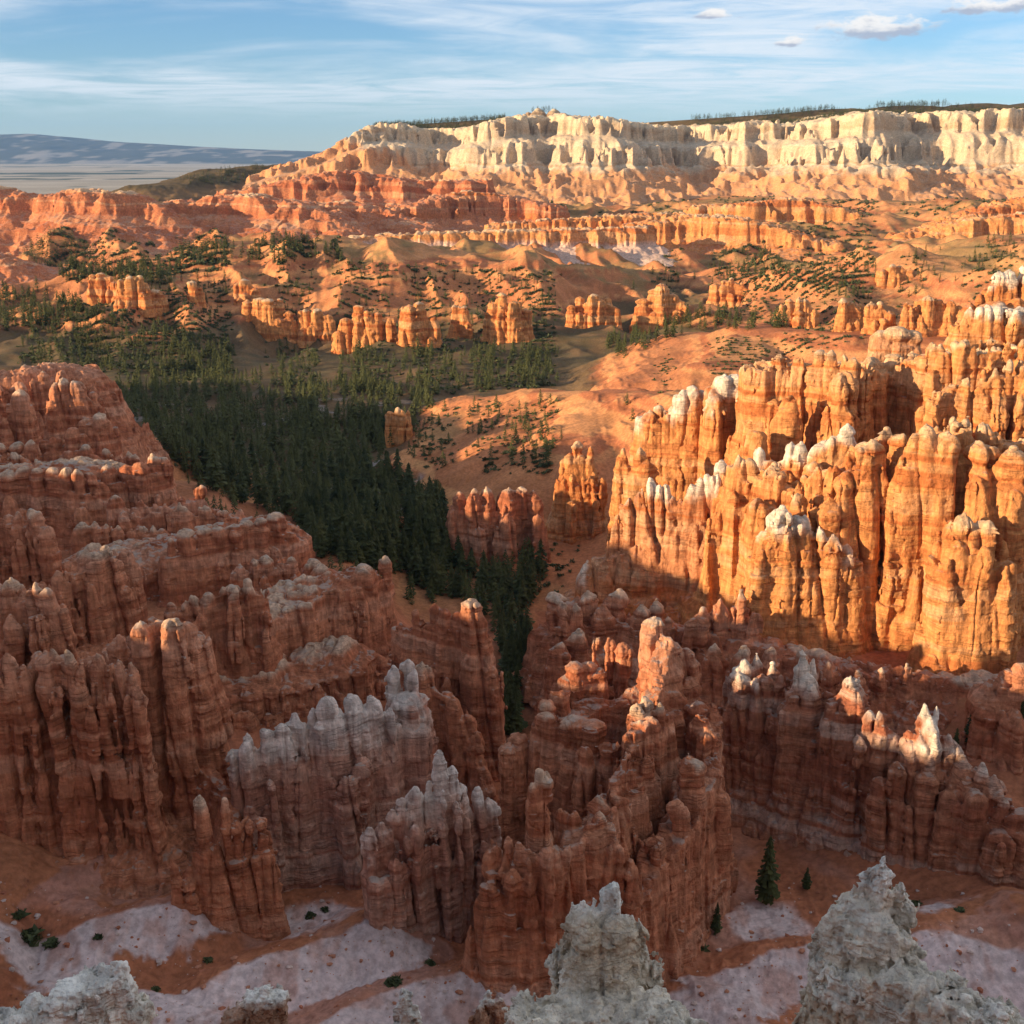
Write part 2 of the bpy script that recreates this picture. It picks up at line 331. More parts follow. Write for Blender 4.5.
def _ground(x, y):
    num = np.zeros_like(x); den = np.zeros_like(x)
    for cx, cy, cz in CTRL:
        s2 = (0.13*math.hypot(cx, cy)+6)**2
        wgt = 1/(((x-cx)**2+(y-cy)**2)/s2+0.06)**3
        num += wgt*cz; den += wgt
    h = num/den
    r = np.hypot(x, y)
    prof = np.interp(r, [0, 4, 14, 34, 62, 98, 130, 150], [-2, -3.5, -16, -42, -72, -98, -109, -110]).astype(np.float32)
    prof = np.where(y < 0, np.maximum(prof, -8-0.25*np.maximum(r-20, 0)), prof)
    h = prof+(h-prof)*sstep(r, 112, 142)
    far = sstep(r, 2700, 4600); h = h*(1-far)-300*far
    sc_ = np.clip(r*0.06, 4, 70)
    n = fbm(x/47, y/47, 0.5, 4)
    h = h+n*np.clip((r-60)*0.012, 0, 5)*(1-far)
    for pts, sl, rd, gl in RIDGES:
        R = float(np.mean(np.hypot(pts[:, 0], pts[:, 1])))
        reach = (pts[:, 2].max()+320)/sl if R > 2000 else (abs(pts[:, 2].max()+128)/sl*1.35+70)
        m = (x > pts[:, 0].min()-reach) & (x < pts[:, 0].max()+reach) & (y > pts[:, 1].min()-reach) & (y < pts[:, 1].max()+reach)
        if not m.any(): continue
        xs, ys = x[m], y[m]
        d, z = ridge_env(xs, ys, pts, sl)
        L = max(3.0, min(38.0, R*0.024))
        g = ridged(xs/L, ys/L, R*.01, 3)
        g2 = ridged(xs/(L*3.1), ys/(L*3.1), R*.013, 2)
        dd = np.sqrt(d*d+rd*rd)-rd
        hh = z-sl*dd*(1+0.12*g2)+gl*L*0.40*(g*0.6+g2*0.8)*sstep(d, 0, L*1.2)
        k = max(1.0, L*0.25)
        h[m] = -smin(-h[m], -hh.astype(np.float32), k)
    h = h+(25*ridged(x/88+3.3+.003*y, y/120, 2.7, 3)-7)*sstep(r, 720, 900)*sstep(r, 2300, 1900)*sstep(h, -60, -90)
    rill = ridged(x/2.3, y/2.3, 0.3, 3)*0.45*sstep(r, 90, 120)*sstep(r, 300, 180)+ridged(x/11, y/11, 4.3, 3)*1.1*sstep(r, 150, 200)*sstep(r, 520, 400)
    return h+rill
def hit(px, py, y0=95, y1=2600, n=420):
    """points of the ground seen at pixels"""
    px = np.atleast_1d(np.asarray(px, float)); py = np.atleast_1d(np.asarray(py, float))
    u = (px-512)/FPX; v = (512-py)/FPX; fy = math.cos(PITCH)+v*math.sin(PITCH); fz = -math.sin(PITCH)+v*math.cos(PITCH)
    Ys = np.geomspace(y0, y1, n)
    res = np.full((len(px), 3), np.nan)
    A = Ys[None]/fy[:, None]
    below = (A*fz[:, None]) < ground(u[:, None]*A, np.broadcast_to(Ys, A.shape))
    ok = below.any(1); i = below.argmax(1)
    Y = Ys[i]; s = Y/fy
    res[ok] = np.stack([u*s, Y, ground(u*s, Y)], 1)[ok]
    return res

def ground_material():
    m = bpy.data.materials.new('badland_soil'); m.use_nodes = True; N = NT(m.node_tree); N.n.clear()
    P = N.add('ShaderNodeNewGeometry').outputs['Position']
    alb = N.add('ShaderNodeAttribute', attribute_name='albedo').outputs['Color']
    n1 = N.noise(P, 0.9, 6.0, 0.65); n2 = N.noise(P, 0.06, 4.0, 0.6)
    c = alb
    for n, a, b in ((n1, 0.75, 1.22), (n2, 0.8, 1.18)):
        f = N.step(n, 0.3, 0.7, a, b)
        c = N.mix(1.0, c, N.add('ShaderNodeCombineColor', {0: f, 1: f, 2: f}).outputs[0], 'MULTIPLY')
    b = N.add('ShaderNodeBsdfPrincipled', {'Base Color': c, 'Roughness': 0.97, 'Specular IOR Level': 0.05})
    bp = N.add('ShaderNodeBump', {'Strength': 0.6, 'Distance': 0.3, 'Height': n1})
    N.l.new(bp.outputs[0], b.inputs['Normal'])
    N.l.new(b.outputs[0], N.add('ShaderNodeOutputMaterial').inputs[0]); return m
M_SOIL = ground_material()
def lerp(a, b, t): return a+(np.asarray(b)-a)*t[:, None]
def build_ground():
    fr = np.radians(np.concatenate([np.arange(-180, -34, 2.0), np.arange(-34, -26, 0.25), np.arange(-26, 26.001, 0.058*Q), np.arange(26.25, 34, 0.25), np.arange(34, 180.1, 2.0)]))
    rr = np.concatenate([[0.5], np.geomspace(2, 85, 60), np.geomspace(86, 200, int(420/Q)), np.geomspace(200.6, 3000, int(900/Q)), np.geomspace(3030, 42000, 110)])
    A, R = np.meshgrid(fr, rr)
    x = (R*np.sin(A)).astype(np.float32); y = (R*np.cos(A)).astype(np.float32)
    z = ground(x, y)
    ny, nx = x.shape
    V = np.stack([x.ravel(), y.ravel(), z.ravel()], 1)
    idx = np.arange(ny*nx).reshape(ny, nx)
    Fq = np.stack([idx[:-1, :-1], idx[:-1, 1:], idx[1:, 1:], idx[1:, :-1]], -1).reshape(-1, 4)[:, ::-1]
    N = vnormals(V, Fq)
    if N[:, 2].mean() < 0: Fq = Fq[:, ::-1]; N = -N
    X, Yv, Zv = V.T; Rr = np.hypot(X, Yv)
    # soil colours: orange slopes, red beds, lilac-white clay, scrub-covered flats, pale far plain
    n = fbm(X/30, Yv/30, 0.2, 4); n2 = fbm(X/9, Yv/9, 3.3, 4); b = bed(_beds[1.4][1], Zv+1.5*n)
    c = lerp(np.tile([0.53, 0.24, 0.10], (len(X), 1)), [0.40, 0.145, 0.065], sstep(b+0.4*n, -0.3, 0.8))
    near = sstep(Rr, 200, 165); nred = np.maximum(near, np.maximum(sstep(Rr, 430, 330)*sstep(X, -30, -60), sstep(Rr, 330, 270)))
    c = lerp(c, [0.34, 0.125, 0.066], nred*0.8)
    lil = 0.8*sstep(fbm(X/15, Yv/15, 7.7, 3)+0.25*b+0.10*n2, -0.02, 0.22)*near
    lil = lil*0.25
    for px, py, Y, rad in ((315,906,147,8),(770,896,150,6),(940,911,145,4)):
        q = PW(px, py, Y); lil = np.maximum(lil, near*sstep(np.hypot(X-q[0], Yv-q[1])+n2*4, rad, rad*0.6))
    for M in MOUNDS:                      # white clay weathers out on the near flank of each mound
        d, _z, ss = seg_dist(X, Yv, _w(M)); px_ = np.interp(X, *np.array(sorted((q[0], q[1]) for q in _w(M))).T)
        lil = np.maximum(lil, near*sstep(d+3.5*n2+0.8*ridged(X/1.1, Yv/1.1, 2.9, 2), 8.9, 7.9)*sstep(px_-Yv+0.6*n2, -0.5, 0.5))
    c = lerp(c, [0.56, 0.45, 0.42], lil*(0.55+0.42*sstep(ridged(X/2.6, Yv/4.2, 0.9, 3)+0.5*n, -0.25, 0.45)))
    slope = 1-N[:, 2]
    scrub = sstep(fbm(X/60, Yv/60, 1.1, 4)+0.5*fbm(X/7, Yv/7, 4.1, 3)-2.0*slope+0.25, -0.1, 0.45)*sstep(Rr, 380, 520)*sstep(Rr, 2600, 2200)*np.maximum(sstep(Rr, 800, 950), sstep(Zv, -108, -115))
    c = lerp(c, [0.19, 0.15, 0.065], scrub*0.7)
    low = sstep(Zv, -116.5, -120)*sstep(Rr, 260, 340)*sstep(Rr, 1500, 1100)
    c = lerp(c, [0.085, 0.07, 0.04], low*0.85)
    snowy = sstep(fbm(X/11, Yv/11, 9.1, 4), 0.28, 0.42)*low*sstep(Rr, 700, 500)
    c = lerp(c, [0.36, 0.33, 0.32], snowy*0.7)
    woods = sstep(Zv+8*n, -75, -40)*sstep(Rr, 2150, 2350)+sstep(-X+0*Yv, 300, 700)*sstep(Rr, 2200, 2500)
    c = lerp(c, [0.055, 0.06, 0.032], np.clip(woods, 0, 1)*sstep(Rr, 4800, 3600)*0.85)
    pl = sstep(Rr, 3600, 5000)
    stripe = fbm(X/2600, Yv/420, 2.2, 4)
    cp = lerp(np.tile([0.36, 0.30, 0.21], (len(X), 1)), [0.50, 0.43, 0.33], sstep(stripe, -0.2, 0.5)); cp = lerp(cp, [0.06, 0.075, 0.04], sstep(fbm(X/1800, Yv/700, 6.2, 4), 0.22, 0.32))
    c = lerp(c, cp[0]*0, pl*0)+0; c = c*(1-pl[:, None])+cp*pl[:, None]
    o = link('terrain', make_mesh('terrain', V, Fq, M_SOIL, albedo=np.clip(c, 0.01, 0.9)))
    tag(o, 'orange and pink badland ground sloping down to the wooded valley and out to the plain', 'ground', kind='structure')
build_ground()
def build_mountains():
    base = [(-520,128),(-200,131),(-60,137),(0,134.5),(30,133.5),(70,137),(110,141),(150,143.5),(200,146.5),(250,149),(320,151.5),(420,154),(560,157)]
    xs = np.linspace(-520, 560, 520); cr = np.interp(xs, [b[0] for b in base], [b[1] for b in base])
    cz = np.array([PW(a, b, 33000)[2] for a, b in zip(xs, cr)]); cx = np.array([PW(a, b, 33000)[0] for a, b in zip(xs, cr)])
    D = np.linspace(-1, 1, 70)
    Xg = np.repeat(cx[:, None], 70, 1); Dg = np.repeat(D[None], len(xs), 0); Yg = 33000+Dg*5200
    g = ridged(Xg/1700, Yg/2600, 0.5, 4); g2 = fbm(Xg/600, Yg/600, 0.5, 3)
    pr = 1-np.abs(Dg)
    H = (cz[:, None]+330)*(pr**0.8)*(1+0.25*(g-0.3)*np.minimum(1, 4*np.abs(Dg)))+g2*40*np.minimum(1, 4*np.abs(Dg)) - 330; H = np.maximum(H, -304)
    V = np.stack([Xg.ravel(), Yg.ravel(), H.ravel()], 1); idx = np.arange(len(V)).reshape(len(xs), 70)
    Fq = np.stack([idx[:-1, :-1], idx[1:, :-1], idx[1:, 1:], idx[:-1, 1:]], -1).reshape(-1, 4)
    n = fbm(V[:, 0]/420, V[:, 1]/800, V[:, 2]/130, 4)
    c = lerp(np.tile([0.06, 0.065, 0.055], (len(V), 1)), [0.27, 0.24, 0.20], sstep(n, 0.05, 0.3))
    o = link('mountain_range', make_mesh('mountain_range', V, Fq, M_SOIL, albedo=c))
    tag(o, 'long blue mountain range far beyond the pale plain', 'mountains', kind='structure')
build_mountains()
print('ground', time.time()-T0)
# ------------------------------------------------------------------ rock formations
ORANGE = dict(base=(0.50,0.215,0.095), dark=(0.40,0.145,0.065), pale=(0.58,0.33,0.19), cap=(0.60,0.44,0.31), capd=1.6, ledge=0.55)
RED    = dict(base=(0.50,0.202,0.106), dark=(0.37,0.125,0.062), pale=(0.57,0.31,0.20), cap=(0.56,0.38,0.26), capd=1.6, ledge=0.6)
PINKW  = dict(base=(0.51,0.28,0.195), dark=(0.41,0.18,0.115), pale=(0.60,0.44,0.35), cap=(0.66,0.55,0.47), capd=9.0, ledge=0.8)
WHITE  = dict(base=(0.50,0.27,0.17), dark=(0.40,0.17,0.10), pale=(0.62,0.50,0.40), cap=(0.68,0.58,0.47), capd=6.0, ledge=0.6)
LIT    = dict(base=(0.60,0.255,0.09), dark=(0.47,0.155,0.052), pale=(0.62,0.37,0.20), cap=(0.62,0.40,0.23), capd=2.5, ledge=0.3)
CREAM  = dict(base=(0.55,0.42,0.28), dark=(0.47,0.33,0.20), pale=(0.60,0.50,0.37), cap=(0.60,0.47,0.31), capd=6.0, ledge=0.3)
GREY   = dict(base=(0.70,0.64,0.52), dark=(0.62,0.52,0.38), pale=(0.76,0.72,0.62), cap=(0.76,0.73,0.65), capd=3.0, ledge=0.3)
N_ROCK = [0, 0]
class Rock:
    def __init__(s, name, label, cat, Y, style, group=None, beds=1.4, As=0.25, Af=0.35, Lf=1.6, An=0.22, Ld=1.2, vox=None, mat=None, spl=0.3, seed=None, dip=0.03):
        s.name, s.label, s.cat, s.Y, s.st, s.group = name, label, cat, Y, style, group
        s.beds, s.As, s.Af, s.Lf, s.An, s.Ld, s.mat, s.dip = beds, As, Af, Lf, An, Ld, mat or M_ROCK, dip
        s.vox = (vox or Y/FPX*1.05)*Q; s.cols = []; s.walls = []; s.spl = spl
        s.r = np.random.default_rng(seed if seed is not None else abs(hash_(label)) % 99991)
    def col(s, x, y, zt, zb, rt, rb=None, ch=None, p=1.0, point=0.55, spire=True, wob=0.15, ell=1.0, bulge=0.07):
        rb = rb or rt*1.5
        s.cols.append((x, y, zt, zb, rt, rb, ch or rt*1.2, p, point, spire, wob, ell, bulge))
    def spire(s, px, py, Y, w, zb, flare=1.5, **k):
        x, y, z = PW(px, py, Y); rt = w*Y/FPX/2
        s.col(x, y, z, zb, rt, rt*flare, **k)
    def wall(s, pts, zb, prof, warp=None, zs=0.0, jag=0.0, Lj=4.0, side=False):
        """ridge along pts (x,y,ztop); prof: list of (share of the height below the crest, half width)"""
        s.walls.append((np.array(pts, float), zb, prof, warp, jag, Lj, side))
    def row(s, pts, w, zb, wj=0.35, hj=(0.0, 10.0), flare=1.45, front=0.6, back=0.5, fdrop=(0.15, 0.5), core=0.75, corebase=1.6, drop=1.2, spire=True, ch=1.3, point=0.55, off=0.9):
        """columns along a crest given as (pixel, pixel, distance); w: width of a column in pixels"""
        P = np.array([PW(*p) for p in pts]); px = np.array(pts, float)
        L = np.concatenate([[0], np.cumsum(np.hypot(np.diff(P[:, 0]), np.diff(P[:, 1])))])
        Ym = px[:, 2].mean(); wm = w*Ym/FPX; m = Ym/FPX
        t = wm*0.3
        dirx = P[-1]-P[0]; nrm = np.array([-dirx[1], dirx[0]]); nrm /= np.hypot(*nrm)+1e-9
        if nrm[1] > 0: nrm = -nrm           # towards the viewer
        while t < L[-1]:
            wd = wm*s.r.uniform(1-wj, 1+wj)
            x, y, z = (np.interp(t, L, P[:, a]) for a in range(3))
            z -= s.r.uniform(*hj)*m*(s.r.random() < 0.75)
            j = s.r.normal(0, wm*0.18, 2)
            s.col(x+j[0], y+j[1], z, zb, wd*0.5, wd*0.5*flare, ch=wd*0.5*ch*s.r.uniform(.8, 1.3), point=point*s.r.uniform(.8, 1.3), spire=spire)
            for sgn, pr in ((1, front), (-1, back)):
                if s.r.random() < pr:
                    q = s.r.uniform(*fdrop); o = wm*s.r.uniform(off*.8, off*1.3)*sgn
                    s.col(x+nrm[0]*o+s.r.normal(0, wm*.25), y+nrm[1]*o+s.r.normal(0, wm*.25), z-(z-zb)*q, zb, wd*0.42, wd*0.45*flare, ch=wd*0.5*ch, point=point, spire=spire)
            t += wd*s.r.uniform(0.75, 0.98)
        if core:
            Q_ = P.copy(); Q_[:, 2] -= wm*drop
            s.wall(Q_, zb, [(0, wm*core*.5), (0.5, wm*core*.75), (0.85, wm*corebase*.7), (1, wm*corebase)])
        return s
    def build(s):
        N_ROCK[0] += 1
        h = s.vox; m = h*3+s.As+s.Af+s.An
        bx = []
        for c in s.cols: bx.append((c[0]-c[5]*1.5-m, c[1]-c[5]*1.5-m, c[3], c[0]+c[5]*1.5+m, c[1]+c[5]*1.5+m, c[2]+m))
        for (P, zb, prof, warp, *_r) in s.walls:
            W = max(q[1] for q in prof)+m+(warp[0] if warp else 0)
            if _r[-1]: bx.append((P[:, 0].min(), P[:, 1].min()-W, zb, P[:, 0].max(), P[:, 1].max()+_r[-1], P[:, 2].max()+m))
            else: bx.append((P[:, 0].min()-W, P[:, 1].min()-W, zb, P[:, 0].max()+W, P[:, 1].max()+W, P[:, 2].max()+m))
        bx = np.array(bx); lo = bx[:, :3].min(0); hi = bx[:, 3:].max(0)
        n = np.ceil((hi-lo)/h).astype(int)+2
        gx, gy, gz = ((lo[a]+np.arange(n[a])*h).astype(np.float32) for a in range(3))
        F = np.full(n, 50.0, np.float32); key = np.full(n[:2], 1e9, np.float32); top = np.full(n[:2], lo[2], np.float32); cid = np.full(n[:2], -1, np.int32)
        for (P, zb, prof, warp, jag, Lj, side) in s.walls:
            d, z, ss = seg_dist(gx[:, None]+0*gy[None], gy[None]+0*gx[:, None], P)
            if side:
                yl = np.interp(gx, P[:, 0], P[:, 1]); d = np.where(gy[None] > yl[:, None], -d, d); z = np.repeat(np.interp(gx, P[:, 0], P[:, 2])[:, None], len(gy), 1).astype(np.float32)
            if warp:
                A, L = warp; g = ridged(gx[:, None]/L, gy[None]/L, s.Y*.013, 2); g2 = ridged(gx[:, None]/(L*.36), gy[None]/(L*.36), 4.4, 2)
                d = d-(A*(0.7*g+0.45*g2))*(sstep(d, -A*.5, A) if not side else 1.0)
            if jag: z = z-jag*(0.5-0.5*ridged(gx[:, None]/Lj, gy[None]/Lj, 2.2, 2))
            tf = np.array([q[0] for q in prof]); wv = np.array([q[1] for q in prof])
            for k0 in range(0, n[2], 24):
                zz = gz[k0:k0+24]
                t = (z[:, :, None]-zz)/np.maximum(z[:, :, None]-zb, 1)
                D = d[:, :, None]-np.interp(t, tf, wv).astype(np.float32)
                up = zz-z[:, :, None]
                D = np.where(up > 0, np.where(D > 0, np.hypot(np.maximum(D, 0), up), up), np.maximum(D, up))
                blk = F[:, :, k0:k0+24]; F[:, :, k0:k0+24] = smin(blk, D, max(h*1.5, 0.4))
            k_ = d-wv[0]; mm = np.where(k_ < 0.4, (z > top) | (key > 0.4), k_ < key)
            key = np.where(mm, np.minimum(k_, key), key); top = np.where(mm, z, top); cid = np.where(mm, -1, cid)
        for ci, (x, y, zt, zb, rt, rb, ch, p, point, spire, wob, ell, bulge) in enumerate(s.cols):
            R = max(rb, rt)*1.45+m
            i0, i1 = max(0, int((x-R-lo[0])/h)), min(n[0], int((x+R-lo[0])/h)+2)
            j0, j1 = max(0, int((y-R-lo[1])/h)), min(n[1], int((y+R-lo[1])/h)+2)
            k0, k1 = max(0, int((zb-lo[2])/h)), min(n[2], int((zt+m-lo[2])/h)+2)
            z = gz[k0:k1]; t = zt-z; H = zt-zb; tc = np.clip(t/ch, 0, 1)
            r = rt*np.maximum(tc, 0)**point*(1-0.12*(1-tc))+(rb-rt)*np.clip((t-ch)/max(H-ch, .1), 0, 1)**p
            sd = ci*3.7+x; rq = random.Random(ci*31+int(x*100))
            if rq.random() < 0.5: r = r*(1-rq.uniform(.12, .38)*np.exp(-((t-ch*rq.uniform(.9, 2.2))/(ch*rq.uniform(.3, .7)))**2))
            if rq.random() < 0.3: r = r*(1+rq.uniform(.1, .25)*(t < ch*rq.uniform(.5, .9)))
            r = r*(1+bulge*vn(z/(rt*1.6), sd, 0.5)+bulge*.6*vn(z/(rt*.7), sd, 3.5))
            ox = wob*rt*vn(z/(rt*3.5), sd, 7.1)*2; oy = wob*rt*vn(z/(rt*3.5), sd, 9.9)*2
            dx = gx[i0:i1, None, None]-x-ox; dy = (gy[None, j0:j1, None]-y-oy)/ell
            dd = np.sqrt(dx*dx+dy*dy)
            th = np.arctan2(gy[None, j0:j1]-y, gx[i0:i1, None]-x)
            dd = dd*(1+0.09*np.cos(3*th+sd)+0.06*np.cos(5*th+2*sd))[:, :, None]
            up = -t[None, None]
            D = np.where(up > 0, np.sqrt(dd*dd+np.maximum(up, 0)**2), dd-r)
            F[i0:i1, j0:j1, k0:k1] = smin(F[i0:i1, j0:j1, k0:k1], D.astype(np.float32), max(h, 0.08*rt))
            kk = np.hypot(gx[i0:i1, None]-x, gy[None, j0:j1]-y)-rt*1.15; sl = (slice(i0, i1), slice(j0, j1))
            mm = np.where(kk < 0.4, (zt > top[sl]) | (key[sl] > 0.4), kk < key[sl])
            key[sl] = np.where(mm, np.minimum(kk, key[sl]), key[sl]); top[sl] = np.where(mm, zt, top[sl]); cid[sl] = np.where(mm, ci if spire else -1, cid[sl])
        # weathering: recessed soft beds, vertical flutes, lumps
        Bw = s.As+1.5*s.Af+2.2*s.An+2.2*h
        bi = np.nonzero(np.abs(F) < Bw)
        x, y, z = gx[bi[0]], gy[bi[1]], gz[bi[2]]
        zz = z+s.dip*x+0.02*y+0.8*s.beds*vn(x/25, y/25, z/25)
        dt = None
        n_s = bed(_beds[s.beds][0], zz)*(0.65+0.6*vn(x/6, y/6, z/3))
        L = s.Lf
        v1 = vn(x/(2.6*L)+0.05*z/L, y/(2.6*L), z/(20*L)); v2 = vn(x/(1.1*L)+5.5, y/(1.1*L)-0.03*z/L, z/(10*L))
        n_f = 0.75-1.5/(1+(v1/0.13)**2)-0.7/(1+(v2/0.16)**2)+0.35*np.abs(v1)
        n_d = fbm(x/s.Ld, y/s.Ld, z/(1.5*s.Ld), 4, 0.6)
        n_l = fbm(x/(2.9*s.Ld), y/(2.9*s.Ld), z/(4.5*s.Ld), 2)
        if s.mat is M_NEAR: n_d = 1.6*(np.abs(n_d)*1.6-0.25)+0.5*(np.abs(vn(x/.33, y/.33, z/.33))-.3)
        bs = 2.1*s.Ld; wx = 0.5*vn(x/bs*.8, y/bs*.8, z/bs*.5); blk = _tab[np.floor(x/bs+wx+.11*np.floor(zz/(.55*bs))).astype(np.int32) & 63, np.floor(y/bs-wx).astype(np.int32) & 63, np.floor(zz/(.55*bs)).astype(np.int32) & 63]
        F[bi] -= 0.75*s.An*blk*sstep(n_l, -.5, .3)
        F[bi] -= s.As*n_s+s.Af*n_f+s.An*(n_d+1.1*n_l)
        V, Qd = surface_nets(F, lo, h)
        del F
        q = max(1, int(round(3.0*max(1, s.Y/300)/h))); env = top
        for ax in (0, 1):
            for k in range(int(math.log2(q))+1):
                sh = 2**k
                env = np.maximum(env, np.maximum(np.roll(env, sh, ax), np.roll(env, -sh, ax)))
        env = boxblur(env, q)
        if s.mat is M_NEAR:
            lab = np.arange(len(V))
            while True:
                m_ = lab[Qd].min(1); new = lab.copy()
                for k in range(4): np.minimum.at(new, Qd[:, k], m_)
                new = new[new]
                if (new == lab).all(): break
                lab = new
            fl = lab[Qd[:, 0]]; Qd = Qd[fl == np.bincount(fl).argmax()]
        N = vnormals(V, Qd)
        # albedo of the beds
        vx, vy, vz = V.T
        ii = np.clip(((vx-lo[0])/h).astype(int), 0, n[0]-1); jj = np.clip(((vy-lo[1])/h).astype(int), 0, n[1]-1)
        dep = top[ii, jj]-vz; dpc = env[ii, jj]-vz; cc = cid[ii, jj]; st = s.st
        b = bed(_beds[s.beds][1], vz+s.dip*vx+0.02*vy+0.8*s.beds*vn(vx/25, vy/25, vz/25))
        nn = fbm(vx/(6+s.Y*.01), vy/(6+s.Y*.01), vz/(14+s.Y*.01), 4); n3 = fbm(vx/(1.2+s.Y*.002), vy/(1.2+s.Y*.002), vz/(2.4+s.Y*.002), 3)
        c = lerp(np.tile(st['base'], (len(V), 1)), st['dark'], sstep(b+0.7*nn, 0.0, 0.9))
        c = lerp(c, st['pale'], sstep(-b+0.6*nn+0.3*n3, 0.35, 1.0)*0.5)
        cap = sstep(dpc+st['capd']*(0.9*nn+0.45*n3), st['capd']*1.15, st['capd']*0.35)
        cap = cap*sstep(dpc, -3, -1.2)
        c = lerp(c, st['cap'], cap)
        lx = st.get('lowx'); sh_ = lx[2]*sstep(vx, lx[0], lx[1]) if lx else 0
        if 'low' in st: c = lerp(c, st['low'][0], sstep(vz-sh_+st['low'][2]*(nn+0.4*n3), st['low'][1]+st['low'][2]*.5, st['low'][1]-st['low'][2]*.5))
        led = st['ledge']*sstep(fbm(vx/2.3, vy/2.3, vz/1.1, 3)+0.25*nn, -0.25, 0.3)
        zg = float(lo[2]); o0 = (float((lo[0]+hi[0])/2), float((lo[1]+hi[1])/2), zg)
        # split off the free-standing upper part of each spire as a part of its own
        part = np.full(len(V), -1)
        if s.spl:
            for ci, c_ in enumerate(s.cols):
                if c_[9]:
                    mm = (cc == ci) & (dep < max(c_[6]*1.6, s.spl*(c_[2]-c_[3])*0.9)); part[mm] = ci
        fp = part[Qd[:, 0]]
        cnt = np.bincount(fp[fp >= 0], minlength=max(len(s.cols), 1))
        keep = np.argsort(-cnt)[:90]; keep = set(int(q) for q in keep if cnt[q] > 30)
        kt = np.zeros(len(cnt)+1, bool); kt[[q for q in keep]] = True
        fp = np.where((fp >= 0) & kt[fp], fp, -1)
        for ci in list(keep):                 # crumbs cut loose from a spire stay with the body
            idx = np.nonzero(fp == ci)[0]; q = Qd[idx]; u, inv = np.unique(q, return_inverse=True); inv = inv.reshape(q.shape); lab = np.arange(len(u))
            while True:
                m_ = lab[inv].min(1); new = lab.copy()
                for k in range(4): np.minimum.at(new, inv[:, k], m_)
                new = new[new]
                if (new == lab).all(): break
                lab = new
            fl = lab[inv[:, 0]]; main = np.bincount(fl).argmax(); fp[idx[fl != main]] = -1
        def sub(mask):
            f = Qd[mask]; u, inv = np.unique(f, return_inverse=True); return u, inv.reshape(f.shape)
        u, f = sub(fp == -1)
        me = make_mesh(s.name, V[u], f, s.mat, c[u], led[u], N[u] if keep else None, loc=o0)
        root = link(s.name, me, o0); tag(root, s.label, s.cat, s.group, 'thing')
        for ci in sorted(keep):
            u, f = sub(fp == ci); x_, y_, zt_ = s.cols[ci][:3]; lc = (x_, y_, float(V[u][:, 2].min()))
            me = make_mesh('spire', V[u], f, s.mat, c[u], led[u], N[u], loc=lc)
            o = link('spire', me, tuple(np.subtract(lc, o0)), root)
        N_ROCK[1] += len(V)
        if VERB: print(f'{s.label[:50]:50s} grid {n} verts {len(V)} spires {len(keep)} t {time.time()-T0:.1f}')
        return root
def boxblur(a, q):
    for ax in (0, 1):
        c = np.cumsum(np.concatenate([np.repeat(np.take(a, [0], ax), q+1, ax), a, np.repeat(np.take(a, [-1], ax), q, ax)], ax), axis=ax, dtype=np.float64)
        n = a.shape[ax]; a = ((np.take(c, range(2*q+1, 2*q+1+n), ax)-np.take(c, range(0, n), ax))/(2*q+1)).astype(np.float32)
    return a
VERB = False
def hash_(t):
    v = 5381
    for ch in t: v = (v*33+ord(ch)) & 0x7fffffff
    return v
# ---- near formations, front to back (crest points are pixel, pixel, metres)
def near(name, label, Y, style, cat='rock fin', **k):
    d = dict(beds=0.9, As=0.22, Af=0.55, Lf=1.2, An=0.26, Ld=0.9); d.update(k)
    return Rock(name, label, cat, Y, style, **d)

# left front fin: tall fluted spires on a sloping pedestal
r = near('rock_fin', 'tall red fin of slender sunlit-tipped spires above a sloping dark red pedestal', 156, RED)
zb = -110
for px, py, w in ((-38,650,26),(-16,640,26),(4,654,20),(25,666,19),(46,647,27),(68,650,19),(81,662,16),(95,653,18),(104,651,13),(118,660,15),(131,662,18)):
    r.spire(px, py, 154+r.r.uniform(-1.5, 1.5), w*.85, zb, flare=1.3, ch=2.2, point=.7, wob=.25)
    r.spire(px+9, py+22+r.r.uniform(0, 26), 152.2+r.r.uniform(-.6,.6), w*.68, zb, flare=1.3, ch=2.2, point=.7)
    r.spire(px-6, py+4, 157.5, w, zb, flare=1.3)
r.wall([PW(-60,720,155),PW(20,715,155),PW(135,712,156)], zb, [(0,.5),(.5,1.5),(.58,2.2),(.64,5.0),(.8,9),(1,16)], warp=(1.0,4), jag=1.0)
r.build()
r = near('rock_butte', 'blocky red butte with knobby cream crown and blunt columns behind the slender spires', 166, RED, 'rock butte', Af=.4)
for px, py, w in ((119,637,17),(131,632,14),(141,622,24),(157,619,22),(172,617,24),(187,621,22),(193,640,20),(150,640,20),(166,645,22),(180,650,20)):
    r.spire(px, py, 163+r.r.uniform(-2, 2), w, -101, flare=1.45, ch=1.6)
r.wall([PW(120,648,165),PW(192,640,165)], -101, [(0,2.5),(.35,4.2),(.5,4.6),(.53,4.0),(.8,5),(1,9)], jag=.8)
r.wall([PW(192,755,163),PW(228,790,158),PW(236,840,152)], -104, [(0,1.0),(.6,3.5),(1,6)])
r.build()
